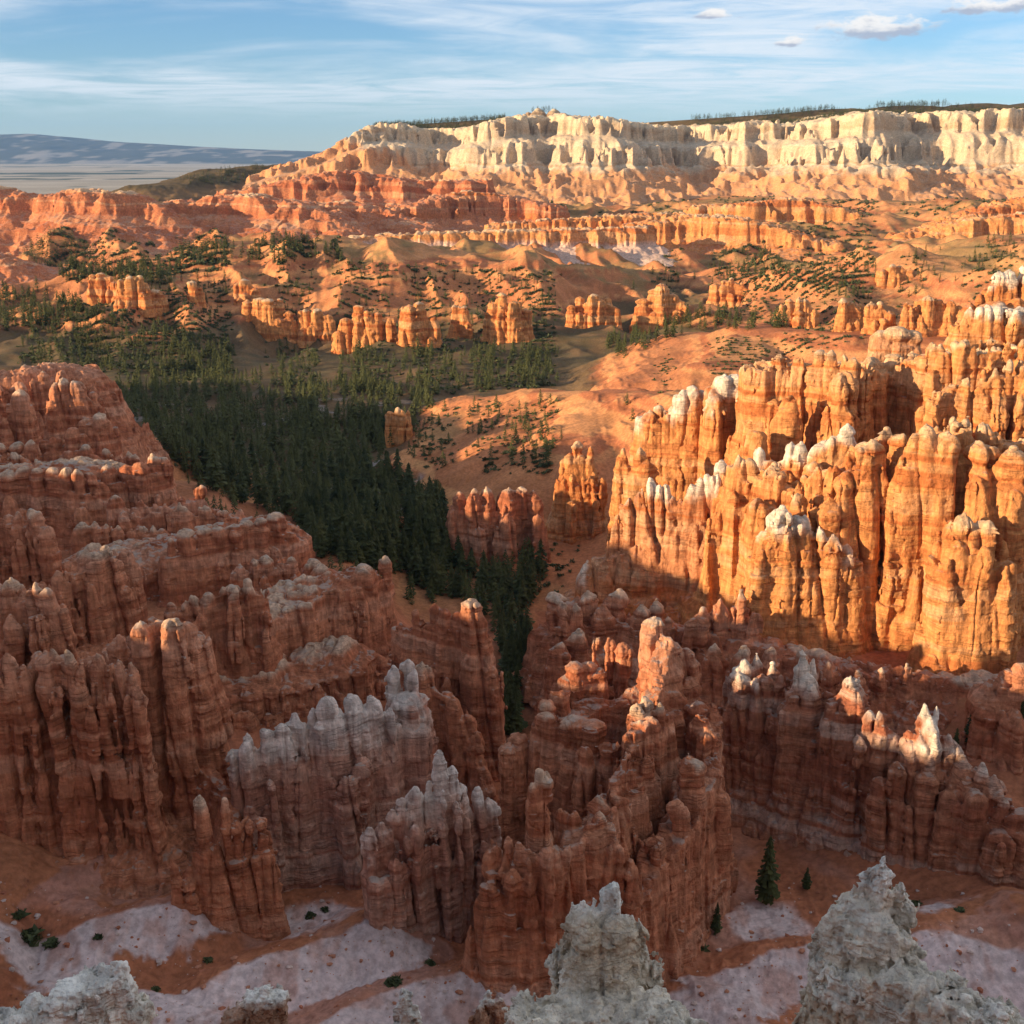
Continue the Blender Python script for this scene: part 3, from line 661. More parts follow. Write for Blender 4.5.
# small fin with a pointed spire and a round knob
r = near('rock_fin', 'small squat red fin with one pointed spire and a round knob standing on pale clay', 143, RED)
for px, py, w, ch in ((200,797,11,2.4),(206,840,24,1.6),(218,846,20,1.5),(173,856,9,.7),(178,872,14,1.2),(190,868,26,1.5),(210,872,32,1.5),(232,862,20,1.2),(236,822,15,1.8),(247,818,16,1.1),(260,816,18,1.1),(267,836,12,1.0),(255,845,22,1),(225,800,9,2)):
    r.spire(px, py, 143+(px-200)*.04, w*.85, -111, flare=1.35, ch=ch)
r.wall([PW(176,885,142.5),PW(215,868,143),PW(266,850,145)], -111, [(0,.7),(.5,1.7),(1,3)])
r.build()
# white-topped fluted fin
r = near('rock_fin', 'pale pink fluted fin with flat whitish cap and grooved columns below the stepped terraces', 160, PINKW)
r.row([(236,738,157),(262,728,158),(285,714,160),(305,710,162),(320,706,163)], 17, -111, flare=1.25, front=1, hj=(0,6), fdrop=(.15,.45))
r.row([(322,702,161),(345,691,163),(368,690,165),(378,694,166),(392,708,167)], 19, -111, flare=1.25, front=1, hj=(0,8), fdrop=(.15,.45))
r.wall([PW(240,790,158),PW(310,770,161),PW(390,760,166)], -110, [(0,1.0),(.5,2.2),(1,4.5)])
r.build()
r = near('hoodoo', 'broad white-capped hoodoo with twin blunt horns and horizontal banding', 172, PINKW, 'hoodoo')
for px, py, w, ch in ((394,668,12,1.3),(408,659,14,1.5),(413,664,12,1.4),(407,690,40,2.2),(424,706,28,1.4),(395,705,30,1.4),(410,712,56,2.0)):
    r.spire(px, py, 172+(py-690)*-.05, w, -107, flare=1.35, ch=ch)
r.build()
r = near('rock_fin', 'grey-pink striped fin with stepped whitish columns rising to one blunt peak', 145, PINKW)
for px, py, w in ((371,830,18),(382,822,17),(392,812,18),(403,800,16),(413,786,20),(426,781,20),(440,753,17),(452,768,20),(463,778,16),(478,790,20),(488,800,18)):
    r.spire(px, py, 141+(px-371)*.075, w*.8, -111, flare=1.25, ch=1.4, point=.5)
    r.spire(px+4, py+30+r.r.uniform(0,25), 138.9+(px-371)*.075+r.r.uniform(-.6,.6), w*.72, -111, flare=1.25, ch=1.4, point=.5)
r.wall([PW(372,850,141),PW(440,795,146),PW(492,812,150)], -110, [(0,.5),(.5,1.3),(1,2.6)])
r.build()
# the central receding fin
r = near('rock_fin', 'long central red fin running back from a lone pillar to a sunlit crown', 150, RED, Af=.5)
zb = -112
for px, py, Y, w, ch in ((538,770,136,19,1.5),(541,800,136,25,2.),(497,828,135,11,1.2),(508,838,134.5,12,1.2),(519,846,133,12,1),(528,850,132.5,18,1.4),(548,846,132,23,1.6),(566,846,133,14,1.6),(489,850,135,16,1.2),(510,868,132,18,1.2),
    (562,808,139,16,1.5),(577,812,138,12,1.4),(590,822,137,13,2.),(600,812,138,18,2.),(598,796,142,32,1.6),(618,796,143,26,1.2),(616,840,136,18,1.4),(632,858,136,16,1.2),(643,862,137,14,1.2),
    (626,733,153,13,1.2),(636,731,153,15,1.2),(630,750,152,26,2.),(643,756,152,22,1.5),(617,738,152,9,1.2),
    (637,704,158,14,1),(645,700,159,14,1),(660,706,159,15,1.2),(650,716,157,24,1.6),
    (654,618,172,17,1.),(652,632,171,13,1.5),(668,640,171,26,1.4),(682,648,172,22,1.2),(690,660,172,16,1.),(664,660,169,34,2),(660,680,166,28,1.8),(676,690,166,24,1.6),(686,676,170,26,1.6),
    (648,664,168,13,1.2),(652,676,167,16,1.3),(646,690,164,14,1.2),(655,694,165,18,1.2),(640,722,156,12,1.2),(648,735,155,16,1.3),(628,745,152,12,1.2),(670,668,171,14,1.),
    (596,632,178,10,1.5),(609,640,178,9,1.3),(622,644,177,14,1.1),(575,661,174,24,1.),(590,663,174,24,1.),(603,668,174,22,1.),(560,690,168,20,1),(545,700,166,20,1),
    (550,712,163,26,1),(572,716,161,30,1),(592,722,160,28,1),(606,742,156,24,1.2),(586,748,155,20,1),(520,735,165,26,1.),(510,745,163,20,1),
    (696,716,160,20,1.3),(705,730,158,22,1.2),(712,758,156,24,1.2),(718,790,154,24,1.2),(690,760,150,24,1.2),(676,800,146,22,1.2),(660,835,142,20,1.2),(700,700,164,22,1.2)):
    r.spire(px, py, Y, w, zb, flare=1.35, ch=ch, p=.9, wob=.2)
r.wall([PW(500,880,133.5),PW(548,850,134.5),PW(600,815,139),PW(632,775,151),PW(655,722,158),PW(672,690,168),PW(640,690,176)], zb, [(0,1.2),(.4,3.0),(.8,5.5),(1,7.5)], warp=(1.8,5), jag=2.5)
r.wall([PW(664,640,170),PW(657,682,165),PW(646,712,158),PW(632,742,152),PW(612,790,144)], zb, [(0,.4),(.1,1.0),(.5,2.6),(1,5)], warp=(1.0,3), jag=1.2, Lj=2)
r.wall([PW(545,720,165),PW(600,700,170),PW(660,690,170)], zb, [(0,1.2),(.5,3),(1,6)], warp=(1.4,4), jag=2)
r.wall([PW(640,880,138),PW(680,815,148),PW(706,745,160),PW(700,700,170)], zb, [(0,1.6),(.5,3),(1,5.5)], warp=(1.2,4), jag=2)
r.build()
# lower right fin with sunlit white peaks
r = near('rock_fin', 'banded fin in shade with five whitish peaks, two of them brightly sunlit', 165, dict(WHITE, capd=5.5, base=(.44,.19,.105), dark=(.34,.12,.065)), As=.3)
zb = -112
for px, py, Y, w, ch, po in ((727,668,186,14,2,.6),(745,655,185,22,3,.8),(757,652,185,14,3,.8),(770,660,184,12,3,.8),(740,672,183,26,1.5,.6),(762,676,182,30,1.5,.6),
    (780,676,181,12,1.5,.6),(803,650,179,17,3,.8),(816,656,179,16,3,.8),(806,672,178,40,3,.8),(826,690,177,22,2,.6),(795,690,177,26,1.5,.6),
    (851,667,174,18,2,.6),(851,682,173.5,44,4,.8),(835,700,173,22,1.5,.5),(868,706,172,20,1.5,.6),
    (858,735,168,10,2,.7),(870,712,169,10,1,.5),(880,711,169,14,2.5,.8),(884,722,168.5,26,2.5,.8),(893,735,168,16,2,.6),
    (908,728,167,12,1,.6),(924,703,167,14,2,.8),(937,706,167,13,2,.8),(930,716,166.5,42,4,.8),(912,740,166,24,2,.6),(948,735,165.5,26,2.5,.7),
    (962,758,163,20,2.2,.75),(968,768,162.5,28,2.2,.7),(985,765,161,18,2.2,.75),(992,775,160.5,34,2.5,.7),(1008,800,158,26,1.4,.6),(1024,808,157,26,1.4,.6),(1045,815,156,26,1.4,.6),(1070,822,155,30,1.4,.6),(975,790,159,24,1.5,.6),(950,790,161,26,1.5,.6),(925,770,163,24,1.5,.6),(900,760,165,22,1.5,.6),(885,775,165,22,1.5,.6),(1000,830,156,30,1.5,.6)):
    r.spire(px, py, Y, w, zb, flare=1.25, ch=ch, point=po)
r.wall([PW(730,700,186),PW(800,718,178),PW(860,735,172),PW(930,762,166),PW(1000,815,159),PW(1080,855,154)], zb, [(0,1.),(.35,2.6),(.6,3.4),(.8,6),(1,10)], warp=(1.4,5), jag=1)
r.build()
# ---- left amphitheatre, stepping back
def terrace(label, name, cat, Y, crest, w, zb, style=RED, bench=None, bw=None, **k):
    r = near(name, label, Y, style, cat, **{q: k.pop(q) for q in ('As','Af','beds','group') if q in k})
    if crest: r.row(crest, w, zb, **k)
    if bench: r.wall([PW(*p) for p in bench], zb-3, bw or [(0,1.5),(.12,3.5),(.2,4.6),(.6,5.5),(1,8)], warp=(2.0,5), jag=1.5, Lj=3)
    return r
r = terrace('rounded red spires crowding at the frame edge below the layered terrace', 'rock_fin', 'rock fin', 176, [(-40,580,178),(0,577,178),(18,582,177),(40,577,176),(56,592,175)], 19, -98, front=.9, fdrop=(.1,.3), flare=1.5); r.build()
r = terrace('jagged red fin of thin uneven spires rising to one blunt peak', 'rock_fin', 'rock fin', 200, [(40,585,193),(62,562,196),(80,555,198),(100,539,200),(120,546,202),(137,548,204)], 15, -97, front=.9, hj=(0,12), fdrop=(.1,.35), flare=1.5,
    bench=[(70,640,195),(150,625,205),(210,640,208)], bw=[(0,4),(.1,5),(.6,6),(1,9)]); r.build()
r = terrace('narrow fin of upright red spires cut off by the frame edge beside dark hollow', 'rock_fin', 'rock fin', 228, [(-40,500,232),(0,508,230),(15,512,229),(30,505,228),(44,512,227),(54,535,226)], 15, -98, front=.9, hj=(0,6), fdrop=(.1,.4), flare=1.5); r.build()
r = terrace('cluster of pale-crowned red columns sunlit at the tips standing on a flat bench', 'rock_fin', 'rock fin', 203, [(168,604,200),(182,600,201),(200,592,202),(222,580,204),(240,576,205),(258,577,206),(263,588,207)], 15, -93, front=.9, hj=(0,6), fdrop=(.05,.3), flare=1.3, style=dict(RED,capd=2.4)); r.build()
r = terrace('flat orange-red bench with undercut cliff and stub columns below the pale-crowned cluster', 'rock_terrace', 'rock terrace', 207, None, 16, -106,
    bench=[(150,672,198),(230,668,203),(290,655,208),(335,640,212)], bw=[(0,1.5),(.12,4.5),(.2,6.6),(.24,6.2),(.7,6.6),(1,9)])
r.row([(208,700,194),(250,712,196),(290,690,200),(335,680,204)], 13, -106, hj=(0,20), front=.5, core=0)
r.row([(330,668,206),(365,660,212),(395,650,218)], 15, -106, hj=(0,10), front=.8, core=.8)
r.build()
r = terrace('grey-capped red terrace with a long line of rounded columns along its cliff', 'rock_terrace', 'rock terrace', 254, [(165,538,244),(190,530,247),(220,526,251),(250,518,255),(272,511,258),(285,520,260),(302,545,262)], 17, -102, front=.5, hj=(0,3), fdrop=(.25,.6), flare=1.25, point=.3, ch=.7, back=0, style=dict(RED,capd=1.2,ledge=0.75),
    bench=[(100,548,254),(180,534,257),(240,522,262),(262,518,265)], bw=[(0,2),(.12,7),(.2,9.5),(.24,9.6),(.6,10),(1,13)]); r.build()
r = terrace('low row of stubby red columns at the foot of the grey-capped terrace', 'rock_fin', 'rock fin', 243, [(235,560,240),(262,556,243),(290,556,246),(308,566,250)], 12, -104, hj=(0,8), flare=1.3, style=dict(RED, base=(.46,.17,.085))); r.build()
r = terrace('broad red terrace with pale flat top and fluted columns, partly sunlit', 'rock_terrace', 'rock terrace', 296, [(-30,470,296),(20,466,293),(45,464,291),(68,468,290),(84,472,290),(102,482,292)], 18, -97, front=.5, hj=(0,4), fdrop=(.2,.5), flare=1.3, point=.35, back=0, style=dict(RED,capd=1.6,ledge=0.75),
    bench=[(-30,468,304),(40,464,302),(80,458,304),(105,462,306)], bw=[(0,2),(.12,6),(.2,8.5),(.26,8.6),(.6,9),(1,12)]); r.build()
r = terrace('short line of rounded grey-topped columns projecting beside the dark wooded valley', 'rock_fin', 'rock fin', 300, [(105,468,298),(122,464,299),(140,460,300),(155,456,302),(166,458,304)], 15, -100, front=.6, hj=(0,4), fdrop=(.3,.6), flare=1.35, point=.35, style=dict(RED,capd=1.2)); r.build()
r = terrace('loose group of small red knobs stepping down towards the dark forest', 'knob_cluster', 'rock knobs', 288, [(115,492,282),(140,500,283),(160,496,286),(180,490,290),(198,483,294),(212,496,296)], 14, -103, hj=(0,12), flare=1.4, front=.7, style=dict(RED, base=(.45,.17,.09))); r.build()
r = terrace('rounded reddish dome with a knobbly pale rim between terrace and banded cone', 'rock_butte', 'rock butte', 316, [(58,458,314),(75,448,316),(90,443,318),(104,446,318)], 16, -90, hj=(0,3), flare=1.3, point=.4, style=dict(RED,capd=1.5)); r.build()
r = terrace('steep banded red cone with a split flat summit above the terraces', 'rock_butte', 'rock butte', 338, [(82,420,336),(96,412,338),(110,410,339)], 16, -97, hj=(0,2), flare=2.1, point=.4)
r.row([(0,442,328),(30,440,328),(55,435,330),(75,424,333)], 14, -92, hj=(0,5), flare=1.3, point=.4); r.build()
r = terrace('leaning banded red buttress on the high left slope', 'rock_butte', 'rock butte', 352, [(12,388,350),(25,388,350)], 15, -90, hj=(0,2), flare=2.2, point=.5)
r.row([(-25,410,345),(0,405,345),(4,425,343)], 14, -88, hj=(0,5), flare=1.6); r.build()
r = terrace('low ragged red wall below the rounded red summit', 'rock_wall', 'rock wall', 372, [(50,385,370),(66,378,372),(82,380,374),(96,390,376)], 14, -92, hj=(0,4), flare=1.7, point=.4)
r.build()
r = near('rock_hill', 'rounded bare red hill crowning the left slope before the wooded valley', 385, dict(RED, ledge=.1, capd=.2), 'rock hill', As=.4, Af=.3)
r.wall([PW(-60,372,395),PW(0,368,400),PW(30,364,405),PW(60,362,412),PW(85,366,420)], -116, [(0,.5),(.1,5),(.3,9),(.5,13),(1,24)], warp=(7,13), jag=3); r.wall([PW(60,364,410),PW(82,364,415),PW(102,388,412),PW(118,420,405),PW(140,462,398)], -118, [(0,.8),(.1,3),(.5,7),(1,13)], warp=(5,9), jag=3); r.row([(-20,384,384),(10,378,386),(32,372,390),(60,370,398),(84,376,404),(100,392,402)], 11, -112, hj=(0,10), flare=2.0, front=1, core=0); r.build()
r = terrace('stout banded red columns with grey caps and a rounded twin head beside the dark forest', 'rock_fin', 'rock fin', 226, [(305,556,232),(318,562,230),(335,570,224),(350,576,222),(362,562,224),(376,553,226),(388,562,228)], 20, -109, front=.7, hj=(0,6), fdrop=(.25,.5), flare=1.3, point=.4, style=dict(RED,capd=1.3),
    bench=[(270,600,215),(320,580,222),(350,576,226)], bw=[(0,5),(.06,5.6),(.3,6),(1,8)]); r.build()
r = terrace('tall banded red fin ending in a lone domed tower above the gully', 'rock_fin', 'rock fin', 200, [(398,612,206),(412,615,204),(428,607,202),(442,602,200),(455,612,199)], 17, -112, front=.9, hj=(0,10), fdrop=(.1,.45), flare=1.5, style=dict(RED, capd=1.2), As=.35)
r.spire(472, 599, 198, 26, -112, flare=1.75, ch=2.2); r.spire(484, 640, 197, 22, -112, flare=1.6); r.spire(494, 668, 196, 24, -112, flare=1.5); r.build()
r = terrace('little line of red stubs at the foot of the domed tower fin', 'rock_fin', 'rock fin', 190, [(405,655,192),(430,668,190),(460,690,188),(490,775,182)], 15, -112, hj=(0,20), front=.8); r.build()
for lab, Y, cr, w, zb in (
  ('short row of red stubs at the left frame edge under the partly sunlit terrace', 243, [(-30,545,246),(20,538,245),(62,548,244)], 13, -103),
  ('small red stubs strung along the foot of the partly sunlit terrace', 272, [(80,515,274),(120,522,274),(165,526,276)], 10, -105),
  ('line of little red knobs on the slope between the two long terraces', 282, [(170,503,280),(205,505,284),(245,508,288)], 10, -108),
  ('low red knobs on the left slope between the ragged wall and the partly sunlit terrace', 318, [(-20,452,322),(20,450,322),(55,462,316)], 11, -100),
  ('cluster of red stubs beneath the split-topped banded cone', 318, [(100,448,322),(125,452,322),(150,462,318),(170,474,316)], 11, -110)):
    r = terrace(lab, 'rock_fin', 'rock fin', Y, cr, w, zb, hj=(0,10), flare=1.4, front=.8, wj=.5); r.build()
# ---- middle: fins beyond the gully
r = terrace('row of four rounded red towers rising from dark pines in the valley', 'rock_fin', 'rock fin', 330, [(455,492,332),(472,487,330),(484,484,330),(492,492,330),(510,484,332),(523,485,333),(538,492,334)], 17, -122, hj=(0,3), flare=1.5, front=.4, style=RED); r.build()
r = terrace('isolated red pinnacle with a sunlit lower wall above a pale fan of scree', 'rock_fin', 'rock fin', 352, [(561,464,356),(570,452,356),(580,441,356),(590,446,356),(594,458,356)], 12, -112, hj=(0,4), flare=1.5, style=LIT)
r.row([(557,478,350),(575,476,349),(590,474,349),(602,478,350)], 9, -114, hj=(0,3), flare=1.2); r.build()
r = terrace('small orange crag at the edge of the sunlit rounded hill', 'knob_cluster', 'rock crag', 470, [(389,410,500),(399,404,500),(410,408,502)], 8, -126, hj=(0,5), flare=1.15, core=.5, corebase=.8, style=LIT); r.build()
# ---- the big sunlit wall on the right, tier by tier
def big(name, label, Y, style=LIT, cat='rock wall', **k):
    d = dict(beds=1.4, As=0.26, Af=0.8, Lf=1.7, An=0.42, Ld=1.5); d.update(k)
    return Rock(name, label, cat, Y, style, **d)
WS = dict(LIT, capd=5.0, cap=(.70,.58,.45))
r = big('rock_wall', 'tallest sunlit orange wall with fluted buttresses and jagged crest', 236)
zb = -101
r.row([(735,452,250),(760,462,246),(790,476,240),(815,468,238),(840,452,238),(862,436,240),(885,420,242),(910,418,240),(935,414,238),(960,416,236),(985,424,236),(1010,428,236),(1060,420,236),(1120,415,236)], 15, zb, flare=1.5, front=1, fdrop=(.05,.45), hj=(0,20), ch=2.2, point=.5, off=1.3, back=.5, wj=.5)
for px, py, Y, w in ((850,470,232,34),(872,440,232,30),(925,425,229,32),(948,430,228,30),(905,455,230,30),(985,440,226,34),(1015,450,225,36),(830,500,231,30),(760,500,238,30)):
    r.spire(px, py, Y, w, zb, flare=1.35, ch=3, point=.6)
r.wall([PW(735,480,252),PW(790,500,243),PW(860,460,243),PW(950,440,240),PW(1120,440,238)], zb, [(0,2),(.1,3.6),(.4,5.5),(.75,7.5),(.82,10),(1,16)], warp=(4.2,9), jag=6, Lj=5)
r.build()
r = big('rock_buttress', 'white-topped buttress of three columns leaning on the orange wall', 226, WS, 'rock buttress')
for px, py, Y, w in ((772,512,229,20),(783,508,228,22),(795,515,228,20),(806,518,228,14),(818,528,228,16),(832,536,228,22),(765,530,228,20),(845,540,229,20)):
    r.spire(px, py, Y, w, -101, flare=1.6, ch=2.2, point=.45)
r.wall([PW(762,560,229),PW(850,560,230)], -102, [(0,2.5),(.6,4),(1,8)]); r.build()
r = big('rock_buttress', 'stout orange buttress with pale knobs casting a dark shadow on the wall beside it', 216, LIT, 'rock buttress')
for px, py, Y, w in ((952,524,218,22),(965,515,217,18),(975,528,216,20),(990,520,216,26),(958,545,215,26),(980,545,214,26),(1002,540,217,20)):
    r.spire(px, py, Y, w, -101, flare=1.45, ch=2.4, point=.5)
r.wall([PW(950,560,217),PW(1000,560,216)], -102, [(0,3.5),(.7,5),(1,7)]); r.build()
r = big('rock_fin', 'jagged fin with sunlit white tips at the left end of the big wall', 256, dict(LIT, capd=4.5, cap=(.70,.57,.44), base=(.50,.215,.10)), 'rock fin')
for px, py, Y, w in ((618,502,262,12),(630,500,260,11),(640,494,260,10),(651,481,259,16),(664,484,258,14),(672,498,257,13),(682,500,257,12),(692,486,256,15),(704,478,256,18),(716,476,256,16),(727,482,256,14),(738,470,254,18),(752,468,252,18)):
    r.spire(px, py, Y, w, -104, flare=1.7, ch=3, point=.65)
    r.spire(px+3, py+35+r.r.uniform(0,20), Y-2.5, w, -104, flare=1.7, ch=3, point=.6)
r.wall([PW(600,560,262),PW(660,530,259),PW(750,500,253)], -106, [(0,2),(.3,4.5),(.55,5.5),(.6,7),(1,11)], warp=(1.5,6), jag=1.5)
r.build()
r = big('rock_ledge', 'shaded red ledges with domed knobs in front of the big sunlit wall', 222, RED, 'rock ledge', beds=1.4, As=.4, Af=.5)
for px, py, Y, w, ch, po in ((556,592,232,20,1.2,.4),(575,604,228,14,3,.8),(588,592,232,16,2.5,.7),(602,604,230,20,3,.8),(618,590,234,16,2,.6),(640,606,230,18,3,.8),(655,600,232,14,2,.6),(668,616,226,18,3,.8),(690,622,222,14,2,.6),(702,612,224,22,3.5,.8),(722,600,224,14,2,.6),(742,592,224,16,3,.8),(757,612,222,14,2,.6),(715,645,210,20,3,.8),(742,648,208,14,2,.6),(772,648,209,18,3,.8),(802,652,208,14,2,.6),(830,656,206,16,3,.8),(858,674,202,14,2,.6),(882,668,204,16,3,.8),(905,662,206,14,2.5,.8),(560,642,214,24,3,.8),(578,632,217,18,2,.6),(566,606,228,16,2.5,.7)):
    r.spire(px, py, Y, w, -108, flare=2.1, ch=ch, point=po)
r.wall([PW(575,600,234),PW(620,622,231),PW(700,625,227),PW(770,642,219),PW(880,672,208),PW(1010,676,206),PW(1080,650,206)], -108, [(0,1.2),(.15,3),(.3,5),(.35,7),(.6,8),(1,13)], warp=(3,7), jag=3, Lj=4)
r.build()
r = big('rock_crag', 'shaded reddish crag beside dark shrubs at the foot of the lit wall', 190, RED, 'rock crag')
r.row([(985,690,194),(1000,672,194),(1015,668,192),(1040,660,192),(1080,660,192)], 18, -104, hj=(0,8), flare=1.8); r.build()
# upper tiers
r = big('rock_fin', 'bright white-topped flat block left of the columned tier', 318, dict(WS, capd=8), 'rock fin')
for px, py, Y, w in ((650,412,322,13),(660,406,322,12),(671,408,322,12),(682,392,320,11),(692,386,320,12),(701,390,320,11),(712,384,318,16),(724,376,318,20),(738,375,318,20),(752,375,318,18),(764,378,318,14),(718,395,315,20)):
    r.spire(px, py, Y, w, -92, flare=1.5, ch=2, point=.35)
r.wall([PW(648,420,323),PW(760,385,320)], -94, [(0,2.5),(.6,5),(1,9)]); r.build()
r = big('rock_cone', 'pair of steep orange cones below the white-topped block', 300, LIT, 'rock cones')
for px, py, Y, w in ((621,450,302,10),(628,462,301,10),(640,447,300,12),(648,460,299,18),(636,465,300,16)):
    r.spire(px, py, Y, w, -102, flare=2.4, ch=3, point=.8)
r.build()
r = big('rock_wall', 'columned orange tier with a deep shaded alcove above the main wall', 292, LIT, As=.45)
r.row([(770,352,300),(785,349,298),(800,352,296),(815,350,294),(832,350,292),(850,353,290),(866,358,290)], 13, -80, flare=1.25, front=.8, hj=(0,6), fdrop=(.1,.6), point=.35, back=0, wj=.5)
r.row([(866,358,304),(890,352,305),(920,352,305)], 20, -80, flare=1.15, front=0, hj=(0,4), point=.3, back=0)
r.row([(925,345,292),(945,338,290),(965,336,288),(990,334,288),(1030,330,288),(1090,330,288)], 13, -78, flare=1.35, front=1, hj=(0,8), fdrop=(.1,.5), back=0, wj=.5)
r.spire(790,395,286,22,-80,flare=1.4); r.spire(760,430,280,22,-84,flare=1.4); r.spire(845,372,284,26,-80,flare=1.4)
r.wall([PW(768,365,302),PW(850,365,298),PW(890,365,310),PW(930,352,298),PW(1090,345,294)], -84, [(0,4),(.5,5),(1,9)], warp=(3.2,7), jag=3, Lj=4); r.build()
r = big('rock_fin', 'pale ragged crest between the columned tier and the main wall', 268, WS, 'rock fin', As=.4)
r.row([(720,460,272),(745,455,272),(770,446,270),(800,440,268),(825,430,266),(850,424,265)], 15, -92, hj=(0,14), flare=1.4, front=.6, fdrop=(.1,.4)); r.build()
r = big('rock_fin', 'orange spires stepping up the slope at the far right of the middle tier', 262, LIT, 'rock fin', As=.4)
r.row([(935,385,262),(955,372,264),(975,374,262),(1000,362,262),(1040,355,262),(1090,355,262)], 13, -78, hj=(0,18), flare=1.45, front=.8, fdrop=(.1,.4), ch=2); r.build()
r = big('rock_butte', 'smooth rounded orange block on the skyline of the columned tier', 318, dict(LIT, base=(.58,.28,.14)), 'rock butte', Af=.3, As=.15)
for px, py, w in ((884,330,24),(898,326,30),(912,330,26)): r.spire(px, py, 320, w, -76, flare=1.1, ch=2, point=.35)
r.build()
r = big('rock_fin', 'flat-topped orange spires high on the right edge with white-tipped cones', 345, WS, 'rock fin')
for px, py, Y, w in ((985,290,350,16),(998,272,350,14),(1012,270,350,14),(1030,262,350,16),(970,305,346,16),(1000,300,344,30),(1020,298,344,24),(1050,290,345,26)):
    r.spire(px, py, Y, w, -75, flare=1.8, ch=3, point=.6)
r.row([(965,308,338),(985,304,336),(1010,306,335),(1050,303,335)], 14, -75, hj=(0,3), point=.4, flare=1.2)
r.wall([PW(965,325,340),PW(1060,315,340)], -78, [(0,4),(1,12)]); r.build()
# ---- far country: fins on the slopes, cliff band, red ridges, the pale plateau rim
def far(name, label, Y, style=LIT, cat='rock fin', **k):
    d = dict(beds=3.0, As=0.5, Af=1.3, Lf=4.0, An=0.9, Ld=4.0, spl=0, vox=Y/FPX*0.95); d.update(k)
    return Rock(name, label, cat, Y, style, **d)
def ztop(x, y): return float(ground(np.array([x]), np.array([y]))[0])
FINS = [ # x0, x1, top, base, distance, columns, label
 (88,120,268,302,985,4,'leftmost orange crag with a sloping crest above the wooded slope'),
 (116,152,273,304,975,4,'orange crag with a shaded face just right of the leftmost crag'),
 (138,168,284,310,960,3,'low block of three orange stubs on the scrubby slope'),
 (188,203,279,304,960,2,'slim lone orange spire on the open scrubby hillside'),
 (233,262,278,303,985,3,'small crag half hidden behind a larger square orange crag'),
 (240,295,293,332,905,5,'square orange crag with a bright left face in the middle of the scrubby slope'),
 (300,331,302,334,890,3,'short orange crag with two rounded heads between two larger crags'),
 (342,394,303,344,875,5,'broad ragged orange crag with a notch in its crest'),
 (401,436,296,346,865,3,'tall pointed orange crag standing over dark pines'),
 (450,468,296,337,890,2,'narrow orange pinnacle beside the tall pointed crag'),
 (487,530,292,340,870,4,'bright orange crag with pointed twin peaks at the centre of the slope'),
 (567,622,293,324,960,6,'wide low orange cliff below the scree cones'),
 (637,688,282,322,930,5,'sunlit orange crag with a dark hollow beside it above the pines'),
 (712,754,273,308,1000,5,'rounded orange crag with knobbly crest under the cliff band'),
 (776,820,291,328,800,5,'orange crag with sloping scrub at its foot behind the columned tier'),
 (838,864,294,330,780,3,'pair of slim orange spires with dark gap between them'),
 (868,894,297,333,770,3,'lone orange spire leaning against a shaded hollow'),
 (903,974,290,334,760,7,'large fluted orange crag just above the columned tier'),
 (880,914,262,282,1050,4,'short orange knobs strung along the hill crest'),
]
for x0, x1, yt, yb, Y, n, lab in FINS:
    hp = hit([(x0+x1)/2], [yb], 300, 1500)[0]; Y = hp[1] if hp[1] == hp[1] else Y
    r = far('rock_crag', lab, Y, dict(LIT, capd=2.0), 'rock crag', vox=Y/FPX*0.85, beds=1.4, Af=.8, Lf=2.2, An=.6, Ld=2.4, As=.35)
    zb = PW(0, yb, Y)[2]-9
    wpx = (x1-x0)/n
    for i in range(n):
        px = x0+wpx*(i+.5)+r.r.normal(0, wpx*.12); e = abs((i+.5)/n-.45)*2
        py = yt+(yb-yt)*0.40*e**2+r.r.uniform(0, (yb-yt)*.22)
        r.spire(px, py, Y+r.r.uniform(-3, 3), wpx*r.r.uniform(.7, 1.15), zb, flare=2.0, ch=r.r.uniform(1.2, 2.4), point=r.r.uniform(.4, .75))
        r.spire(px+r.r.normal(0, wpx*.3), py+(yb-yt)*r.r.uniform(.3, .6), Y-wpx*.6*Y/FPX, wpx*.8, zb, flare=2.0, ch=2, point=.6)
    r.wall([PW(x0+wpx*.5, yt+(yb-yt)*.45, Y), PW((x0+x1)/2, yt+(yb-yt)*.25, Y), PW(x1-wpx*.5, yt+(yb-yt)*.5, Y)], zb, [(0,wpx*.25*Y/FPX),(.6,wpx*.5*Y/FPX),(1,wpx*1.1*Y/FPX)])
    r.build()
def band(name, label, cat, Y, crest, zb, prof, warp, style, jag=5, Lj=9, **k):
    r = far(name, label, Y, style, cat, **k)
    r.wall([PW(*p) for p in crest], zb, prof, warp=warp, jag=jag, Lj=Lj); r.build()
CLIFF = [(0,5),(.06,8),(.5,12),(.55,16),(.7,26),(1,60)]
band('rock_cliff','long orange cliff band with white streaked foot and pale fans of scree','rock cliff',1330,[(330,246,1310),(350,236,1315),(380,233,1325),(440,231,1330),(500,229,1335),(560,228,1340),(605,227,1345),(640,226,1350)],-118,CLIFF,(10,26),
  dict(LIT, low=((.62,.42,.32),-96,7)), jag=7)
band('rock_cliff','serrated orange cliff continuing right of the long cliff band, lit in patches','rock cliff',1400,[(640,222,1420),(690,213,1430),(735,216,1400),(770,222,1390),(800,232,1370),(830,240,1360)],-118,CLIFF,(16,34),LIT,jag=8)
band('rock_cliff','stepped orange pinnacles rising behind the serrated cliff','rock cliff',1560,[(690,205,1580),(740,202,1560),(790,197,1560),(830,203,1550),(870,216,1540),(895,232,1520)],-112,CLIFF,(18,36),LIT,jag=10)
band('rock_cliff','low row of orange hoodoos behind the long cliff band','rock cliff',1480,[(500,222,1470),(560,218,1480),(620,213,1490),(680,211,1500)],-112,CLIFF,(12,26),LIT,jag=9)
